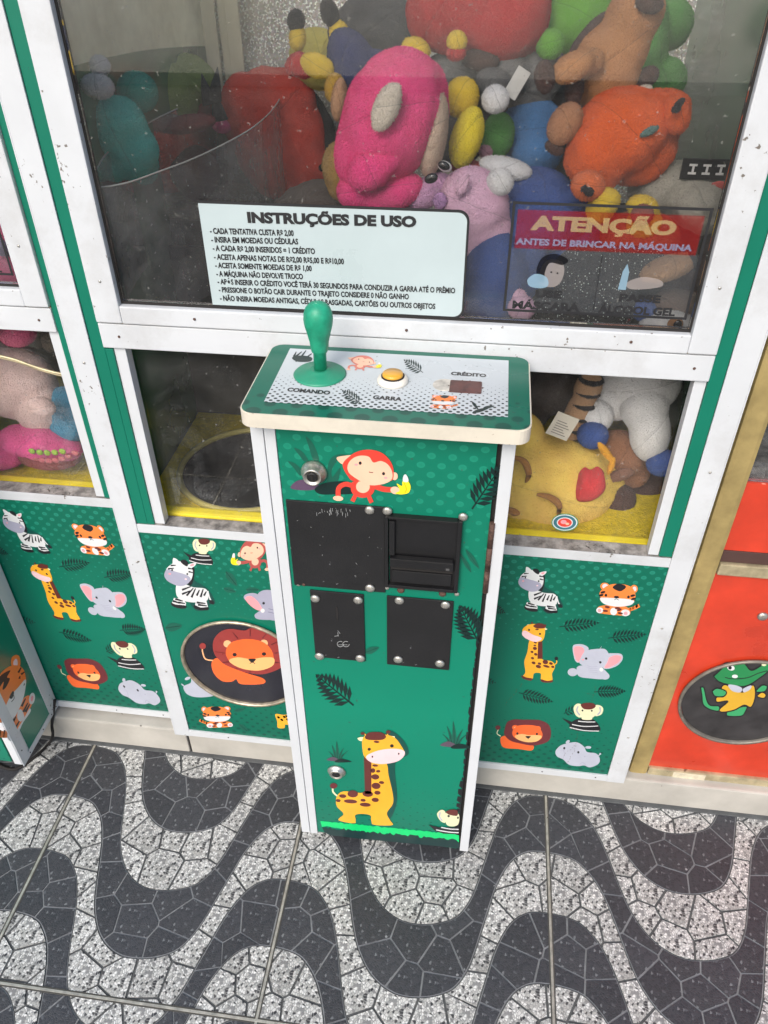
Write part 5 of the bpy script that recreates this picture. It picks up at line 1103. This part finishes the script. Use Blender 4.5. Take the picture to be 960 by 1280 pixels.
# navy big toy
t = toy('plush_toy', 'large royal blue plush with a white band and bobble, behind the attention sticker', 650, 400, .18)
part('body', t, [(672, 262, .22, 66, 48, 14), (705, 300, .26, 60, 60, 0), (612, 350, .13, 42, 62, 4), (640, 330, .18, 40, 60, 0)], BLUE, .012); part('band', t, [(632, 210, .20, 36, 12, 10)], WHF, 0); part('bobble', t, [(625, 227, .13, 18, 18, 0)], WHF, .003)
# green toys
t = toy('plush_toy', 'lime green plush at the very top, between the red and the brown toys', 715, 60, .42)
part('body', t, [(720, 25, .44, 50, 40, 0), (758, 50, .46, 32, 38, 0)], GRNF, .008); part('paw', t, [(688, 55, .36, 19, 18, 0)], GRNF, 0)
t = toy('plush_toy', 'mid green plush upright behind the brown toy, near the right wall', 828, 110, .5)
part('body', t, [(812, 65, .52, 20, 60, 0), (835, 100, .50, 22, 24, 0), (840, 30, .56, 26, 30, 0)], GRN2, .006)
# brown toy
t = toy('plush_animal', 'tan plush animal with dark brown hooves, sprawled over the orange toy', 765, 130, .26)
part('body', t, [(758, 85, .30, 42, 50, 10), (792, 22, .30, 34, 40, 30), (775, 60, .30, 36, 40, 20)], TAN, .006); part('leg', t, [(716, 84, .22, 28, 17, -25), (735, 78, .24, 22, 17, -20)], TAN, 0); part('hoof', t, [(681, 96, .215, 14, 21, -12, 14)], DBR, 0, .005)
part('leg', t, [(706, 155, .20, 20, 27, 28)], fur('tan_worn', (.46, .22, .11)), 0); part('hoof', t, [(693, 185, .20, 15, 8, 25)], DBR, 0); part('mane', t, [(735, 42, .33, 7, 32, 40)], DBR, 0); part('hoof', t, [(718, 110, .25, 12, 22, 0)], DBR, 0); part('hoof', t, [(812, 4, .26, 19, 12, 10)], DBR, 0); part('pouch', t, [(809, 96, .30, 16, 12, -30)], DBR, 0)
part('cream_tip', t, [(806, 112, .27, 12, 7, -20)], CRF, 0)
# orange toy
t = toy('plush_toy', 'big orange plush with black-lined ears, above the attention sticker', 770, 250, .19)
part('body', t, [(775, 165, .22, 60, 50, -24), (745, 195, .20, 40, 45, 0), (820, 150, .24, 40, 36, -25), (800, 190, .24, 46, 36, -20)], ORF, .012); part('ear', t, [(735, 232, .13, 22, 19, 10)], fur('orange_ear', (.74, .17, .05)), 0); part('ear', t, [(845, 143, .20, 18, 25, -20)], ORF, 0)
part('ear_lining', t, [(737, 240, .10, 7, 8, 0, 3), (731, 236, .10, 7, 6, 0, 3)], BLKF, 0, .003); part('ear_lining', t, [(850, 128, .165, 9, 5, -40, 4), (845, 137, .165, 7, 6, 0, 4)], BLKF, 0, .003); part('pocket', t, [(812, 164, .165, 14, 6, -30, 4)], fur('teal_grey', (.12, .22, .2)), 0, .003)
# yellow feet toy
t = toy('plush_toy', 'yellow plush paws poking up behind the top of the attention sticker', 780, 270, .16)
part('paw', t, [(757, 252, .13, 19, 17, -20), (750, 262, .14, 18, 18, 0)], YELF, 0); part('paw', t, [(803, 258, .15, 21, 14, 10), (805, 278, .16, 22, 20, 0)], YELF, 0); part('face', t, [(800, 295, .19, 50, 30, 0)], fur('rust', (.35, .09, .03)), .006)
part('snout', t, [(803, 268, .13, 15, 13, 0)], fur('brown_red', (.3, .07, .05)), 0, .004)
# black glitter toy
t = toy('plush_toy', 'black sequinned plush behind the words of the attention sticker', 740, 400, .12)
part('body', t, [(735, 345, .15, 46, 40, 10), (700, 385, .14, 40, 18, -10), (760, 385, .13, 36, 30, 0), (790, 330, .17, 40, 36, 0)], GLF, .006)
# folded grey cushion
t = toy('cushion', 'crumpled grey-white cushion with creases, against the right wall', 850, 262, .22, 'cushion')
part('cover', t, [(850, 242, .26, 52, 30, 18), (880, 262, .22, 40, 30, 10), (815, 235, .28, 30, 24, 0)], fur('soft_grey', (.42, .40, .34)), .03, .006, 3)
bm = bmesh.new(); c = W(890, 212, Y=.22); abox(bm, c.x-.042, c.x+.042, c.y, c.y+.002, c.z-.014, c.z+.014, .001); 
for i in range(4): abox(bm, c.x-.032+.019*i, c.x-.021+.019*i, c.y-.001, c.y-.0002, c.z-.007, c.z-.004, 0, 1); abox(bm, c.x-.032+.019*i, c.x-.021+.019*i, c.y-.001, c.y-.0002, c.z+.004, c.z+.007, 0, 1); abox(bm, c.x-.0275+.019*i, c.x-.0245+.019*i, c.y-.0012, c.y-.0003, c.z-.004, c.z+.004, 0, 1)
link('woven_label', bm, [PLASTIC, WHF], t)
bm = bmesh.new(); c = W(899, 232, Y=.215); ellipsoid(bm, c, .012, .0065, .0015, 0, sub=2); link('red_logo_label', bm, mat('label_red', (.45, .06, .05), rough=.5), t)
# striped tail toy
t = toy('plush_cat', 'tan plush with a black-striped tail behind the right side of the sticker', 835, 380, .14)
part('tail', t, [(835, 335, .12, 36, 14, -22)], STRI, 0)
for i in range(4): part('tail_stripe', t, [(815+i*17, 343-i*6, .12, 5, 15.5, -22, 15.5)], BLKF, 0, .004)
part('body', t, [(845, 385, .17, 34, 24, 0)], fur('mixed_brown', (.2, .13, .09)), .006)
# white and blue toy at the bottom right
t = toy('plush_toy', 'white plush face with brown eye and blue patch low in the right corner', 820, 405, .1)
part('face', t, [(835, 405, .11, 36, 16, 0)], WHF, .004); part('patch', t, [(805, 388, .12, 16, 14, 0)], BLUE, 0); part('red_patch', t, [(772, 395, .115, 18, 9, 0)], REDF, 0)
bm = bmesh.new(); ellipsoid(bm, W(844, 405, Y=.078), .011, .010, .004, 0); link('eye', bm, fur('eye_brown', (.3, .14, .05)), t, smooth=True); bm = bmesh.new(); ellipsoid(bm, W(847, 406, Y=.0745), .006, .007, .003, 0); link('pupil', bm, EYE, t, smooth=True)
t = toy('plush_toy', 'small pale pink plush paw under the blue toy, left of the sticker words', 655, 395, .09)
part('paw', t, [(652, 385, .085, 18, 16, 0)], LILF, 0); part('paw', t, [(648, 370, .10, 12, 10, 0)], LILF, 0)
# teal toy in the prize corner
t = toy('plush_toy', 'turquoise plush with pale round paws in the upper left corner of the glass', 150, 230, .22)
part('body', t, [(145, 160, .24, 40, 38, 0), (165, 190, .24, 32, 34, 20), (178, 205, .26, 20, 25, 0), (140, 215, .22, 18, 14, 0)], TEAL, .008); part('head', t, [(172, 115, .30, 26, 24, 0)], fur('deep_teal', (.03, .36, .28)), 0); part('paw', t, [(122, 108, .18, 22, 15, 5)], WHF, .003); part('paw', t, [(125, 82, .2, 14, 13, 0)], WHF, .003)
t = toy('plush_toy', 'olive green plush deep in the shade behind the acrylic guard', 210, 150, .55)
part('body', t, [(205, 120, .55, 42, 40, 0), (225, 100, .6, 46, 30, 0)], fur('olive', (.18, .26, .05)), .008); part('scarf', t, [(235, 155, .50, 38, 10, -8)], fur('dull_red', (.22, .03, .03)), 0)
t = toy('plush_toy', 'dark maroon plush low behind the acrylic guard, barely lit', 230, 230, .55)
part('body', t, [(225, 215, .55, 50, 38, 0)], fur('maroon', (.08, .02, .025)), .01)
# added filler of the heap, its dark colours standing in for shaded gaps
for px, py, Y, a, b_, c_, lab in ((470, 60, .62, 60, 60, fur('charcoal', (.03, .03, .032)), 'charcoal filler plush added at the back of the heap, behind the navy doll'), (700, 160, .52, 90, 60, GRYD, 'dark grey filler plush added in the middle of the heap'), (430, 300, .42, 110, 70, fur('umber', (.05, .03, .02)), 'dark brown filler plush added behind the instruction sticker'), (760, 320, .40, 110, 60, GRYD, 'dark grey filler plush added behind the attention sticker'), (870, 330, .34, 60, 50, DBR, 'dark brown filler plush added against the right wall'), (440, 215, .34, 40, 40, fur('ochre', (.35, .2, .04)), 'ochre plush just visible between the red and the big pink plush'), (560, 150, .45, 60, 60, GRYD, 'dark filler plush added deep in the heap between pink and grey toys')):
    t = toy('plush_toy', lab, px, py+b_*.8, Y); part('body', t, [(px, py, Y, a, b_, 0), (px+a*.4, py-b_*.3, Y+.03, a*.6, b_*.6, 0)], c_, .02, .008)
# lower right window: emoji pillow etc
t = toy('face_pillow', 'yellow round face pillow with closed brown eyes and a red heart', 690, 660, .1, 'plush pillow')
PY_ = fur('pillow_yellow', (1.0, .64, .13)); pb = part('cushion', t, [(690, 605, .17, 78, 62, 0, 60), (655, 600, .16, 48, 56, 0, 52), (655, 560, .19, 26, 46, 0), (745, 590, .20, 38, 40, 0)], PY_, .006)
part('strap', t, [(757, 565, .12, 5, 20, -40, 4), (764, 583, .12, 4, 14, 10, 4)], fur('amber', (.80, .38, .01)), 0, .0035, 2)
BROW = fur('brown_print', (.40, .17, .03))
def strokeblob(name, parent, pts, w, Y, m):
    bm = bmesh.new(); P = spline([W(a, b_, Y=Y) for a, b_ in pts], 5, False); n = len(P); k = mpp(P[0])
    tube(bm, P, [max(.0008, w*k*math.sin(math.pi*(.12+.8*i/(n-1)))) for i in range(n)], 10); return link(name, bm, m, parent, smooth=True)
strokeblob('closed_eye', t, [(641, 571), (655, 577), (661, 592), (657, 603)], 4.6, .077, BROW); strokeblob('closed_eye', t, [(671, 618), (688, 622), (699, 632), (697, 646)], 4.6, .0735, BROW); strokeblob('mouth', t, [(634, 636), (642, 640), (650, 642)], 5, .086, BROW)
hb = bmesh.new(); hp = [(740, 600), (749, 596), (757, 604), (754, 616), (740, 626), (724, 627), (720, 620), (724, 606), (732, 597)]
P = spline([W(a, b_, Y=.088) for a, b_ in hp], 4); cc_ = sum(P, Vector())/len(P); top = [hb.verts.new(cc_+(q-cc_)*.55+Vector((0, -.010, 0))) for q in P]; lo = [hb.verts.new(q) for q in P]; bk = [hb.verts.new(q+Vector((0, .03, 0))) for q in P]
hb.faces.new(top)
for i in range(len(P)): hb.faces.new((lo[i-1], lo[i], top[i], top[i-1])); hb.faces.new((bk[i-1], bk[i], lo[i], lo[i-1]))
bmesh.ops.recalc_face_normals(hb, faces=hb.faces); link('heart', hb, fur('heart_red', (.70, .03, .035)), t, smooth=True)
bm = bmesh.new(); c = W(703, 533, Y=.09); abox(bm, c.x-.0185, c.x+.0185, c.y, c.y+.0008, c.z-.022, c.z+.022, 0)
for i in range(6): abox(bm, c.x-.012, c.x+.012-.004*(i % 3), c.y-.0006, c.y-.0001, c.z-.016+i*.0045, c.z-.0148+i*.0045, 0, 1)
bmesh.ops.rotate(bm, verts=bm.verts, cent=c, matrix=Matrix.Rotation(.35, 3, 'Y')); tg = link('paper_tag', bm, [mat('tag_paper', (.50, .46, .38), rough=.7), ink('tag_print', (.15, .14, .13))], t)
t = toy('plush_cat', 'black and tan striped plush limb standing behind the yellow pillow', 725, 555, .2)
bm = bmesh.new(); part('limb', t, [(722, 520, .20, 17, 42, 10, 15), (735, 485, .20, 17, 24, 10, 15)], STRI, 0)
for i in range(6): part('stripe', t, [(739-i*4.2, 474+i*15, .20, 18.5, 4, 5, 19)], BLKF, 0, .004)
part('body', t, [(690, 490, .30, 34, 30, 0), (670, 510, .30, 20, 30, 0)], fur('speckled_dark', (.05, .03, .02)), .01)
t = toy('plush_animal', 'white plush legs with blue hooves hanging at the right of the lower window', 800, 590, .2)
part('body', t, [(800, 480, .24, 50, 36, 0), (770, 500, .24, 40, 24, 0)], WHF, .008); part('leg', t, [(812, 540, .18, 25, 40, -10), (805, 510, .2, 30, 30, 0)], WHF, .003); part('hoof', t, [(829, 579, .150, 21, 17, -10)], BLUE, 0); part('leg', t, [(745, 520, .2, 22, 22, 30)], WHF, 0); part('hoof', t, [(741, 544, .17, 20, 18, 10)], BLUE, 0)
bm = bmesh.new(); text_bm(bm, 'TOYS', W(752, 500, Y=.12), W(758, 478, Y=.12), .010, (-1, 0, .3), nf, .03) if 0 else None; bm.free()
t = toy('plush_animal', 'brown plush folded under the blue hooves, beside the pillow', 775, 590, .16)
part('body', t, [(778, 570, .2, 26, 36, -30), (790, 590, .2, 22, 20, 0), (765, 555, .22, 26, 16, 0)], fur('chestnut', (.30, .13, .06)), .004); part('ear', t, [(775, 594, .15, 20, 10, -25, 4)], BRF, 0, .004)
t = toy('plush_toy', 'dark brown plush lying on the yellow tray, right of the face pillow', 800, 640, .14)
part('body', t, [(772, 625, .17, 22, 22, 0), (800, 610, .24, 40, 30, 0), (825, 600, .3, 40, 40, 0)], DBR, .008)
t = toy('plush_toy', 'speckled grey plush deep behind the right end of the lower window', 840, 520, .4)
part('body', t, [(850, 520, .36, 30, 60, 0), (855, 480, .4, 30, 30, 0)], fur('speckled', (.16, .12, .08)), .01)
# dark things behind the lower left window
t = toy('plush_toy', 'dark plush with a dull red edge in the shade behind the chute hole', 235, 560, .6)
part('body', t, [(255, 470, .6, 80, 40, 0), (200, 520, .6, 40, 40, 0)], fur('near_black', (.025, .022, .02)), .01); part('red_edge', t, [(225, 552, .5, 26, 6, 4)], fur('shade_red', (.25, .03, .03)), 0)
# round sticker on the lower glass
pc = W(706, 653, Y=.0272)
p = Print(lambda x, z_: Vector((pc.x+x, pc.y, pc.z+z_)), nf, .0004)
R_ = 16.5*mpp(pc); p.ell(0, 0, R_, R_*.85, ink('sticker_green', (.02, .25, .12)), n=32); p.ell(0, 0, R_*.93, R_*.78, WH, n=32); p.ell(0, 0, R_*.84, R_*.70, ink('sticker_blue', (.04, .16, .2)), n=32); p.ell(0, 0, R_*.60, R_*.50, WH); p.ell(0, 0, R_*.52, R_*.42, MRED); p.ell(-R_*.1, R_*.05, R_*.22, R_*.2, PINK); p.ell(R_*.2, -R_*.1, R_*.14, R_*.12, SKIN)
sk = p.done('round_sticker', M1)

# --- toys of the left machine
G2 = 'plush toys inside the left machine'
def ltoy(*a): return toy(*a, 'plush toy', G2)
t = ltoy('plush_animal', 'cream plush animal with bare paw and blue mesh collar, in the left machine', 40, 545, .16)
CP = fur('cream_pink', (.72, .52, .47)); part('body', t, [(20, 480, .18, 52, 44, 10), (50, 510, .16, 30, 36, 0), (-30, 470, .2, 60, 50, 0)], CP, .006); part('paw', t, [(52, 508, .10, 18, 12, 18)], CP, 0)
part('blue_collar', t, [(88, 515, .17, 26, 34, -25), (85, 535, .15, 25, 20, 0)], fur('mesh_blue', (.02, .22, .36)), .003)
t = ltoy('mesh_blanket', 'hot pink net fabric spread on the yellow tray of the left machine', 40, 575, .12)
part('fabric', t, [(45, 552, .12, 48, 18, 5, 30), (0, 562, .14, 40, 22, 0, 30), (80, 560, .12, 26, 12, 10, 20)], fur('net_pink', (.75, .08, .28)), .012, .006, 2)
t = ltoy('butterfly_cushion', 'small cushion with green and red petals outlined in black, left tray', 62, 580, .1)
part('cushion', t, [(62, 570, .125, 42, 15, 0, 22)], fur('dark_red', (.30, .06, .06)), 0)
bm = bmesh.new()
for i in range(9):
    a = i/8; x = 28+a*66; y = 566+10*math.sin(a*3.1); c = W(x, y, Y=.075+.02*abs(a-.5)); ellipsoid(bm, c, .0075, .0055, .003, 20*(a-.5), sub=2)
link('petal_print', bm, fur('petal_pink', (.55, .12, .14)), t, smooth=True)
bm = bmesh.new()
for i in range(5):
    a = i/4; c = W(40+a*38, 564+2*math.sin(a*3), Y=.073); ellipsoid(bm, c, .0065, .006, .003, 0, sub=2)
link('petal_print', bm, fur('petal_green', (.30, .45, .06)), t, smooth=True)
t = ltoy('plush_toy', 'bright pink round plush tip hanging under the rail of the left machine', 25, 430, .16)
part('body', t, [(22, 418, .17, 24, 15, -8), (12, 410, .2, 26, 16, 0)], fur('candy_pink', (.75, .12, .25)), .003)
t = ltoy('plush_toy', 'grey-beige plush paw in the dark behind the left machine rail', 62, 435, .22)
part('paw', t, [(63, 425, .22, 12, 16, 10), (45, 415, .26, 20, 20, 0)], fur('taupe', (.22, .18, .13)), 0)
t = ltoy('plush_toy', 'maroon plush at the left edge behind the cream animal', -5, 450, .3)
part('body', t, [(0, 430, .36, 40, 40, 0), (-60, 440, .34, 60, 50, 0)], fur('wine', (.12, .02, .04)), .006)
t = ltoy('plush_toy', 'pink plush behind the letters of the left machine sticker', 5, 355, .12)
part('body', t, [(0, 345, .13, 44, 22, 0), (-50, 340, .14, 60, 40, 0)], fur('rose', (.80, .14, .30)), .005)
t = ltoy('plush_toy', 'lavender plush above the pink one, at the far left edge of the photo', -10, 310, .16)
part('body', t, [(-16, 290, .17, 34, 40, 0), (-60, 260, .2, 50, 60, 0)], fur('lavender', (.42, .36, .62)), .006); part('pink_ear', t, [(6, 280, .16, 12, 24, -10)], fur('rose', (.80, .14, .30)), 0)
hoop = bmesh.new(); P = [W(-60, 462, Y=.05)]+[W(a, b_, Y=.05) for a, b_ in ((-20, 441), (0, 445), (20, 450), (45, 459), (70, 466), (96, 471), (112, 478))]
tube(hoop, spline(P, 5, False), .0022, 8); tube(hoop, [q+Vector((0, .004, -.006)) for q in spline(P, 5, False)], .0016, 8)
ho = link('wire_hoop', hoop, GOLDL); ho['label'] = 'thin brass wire hoop lying over the cream plush in the left machine'; ho['category'] = 'wire hoop'
# levelling feet under the middle and right machines
for n_, (x, par) in enumerate(((.09, M1), (.26, M1))):
    bm = bmesh.new(); lathe(bm, [(.020, 0), (.022, .003), (.012, .006), (.006, .008), (.006, .02)] if n_ < 2 else [(.034, 0), (.034, .004), (.006, .006), (.006, .012)], (x, .045, .0802 if n_ < 2 else .0802), (0, 0, 1), 20); link('levelling_foot', bm, RUBBER, par)
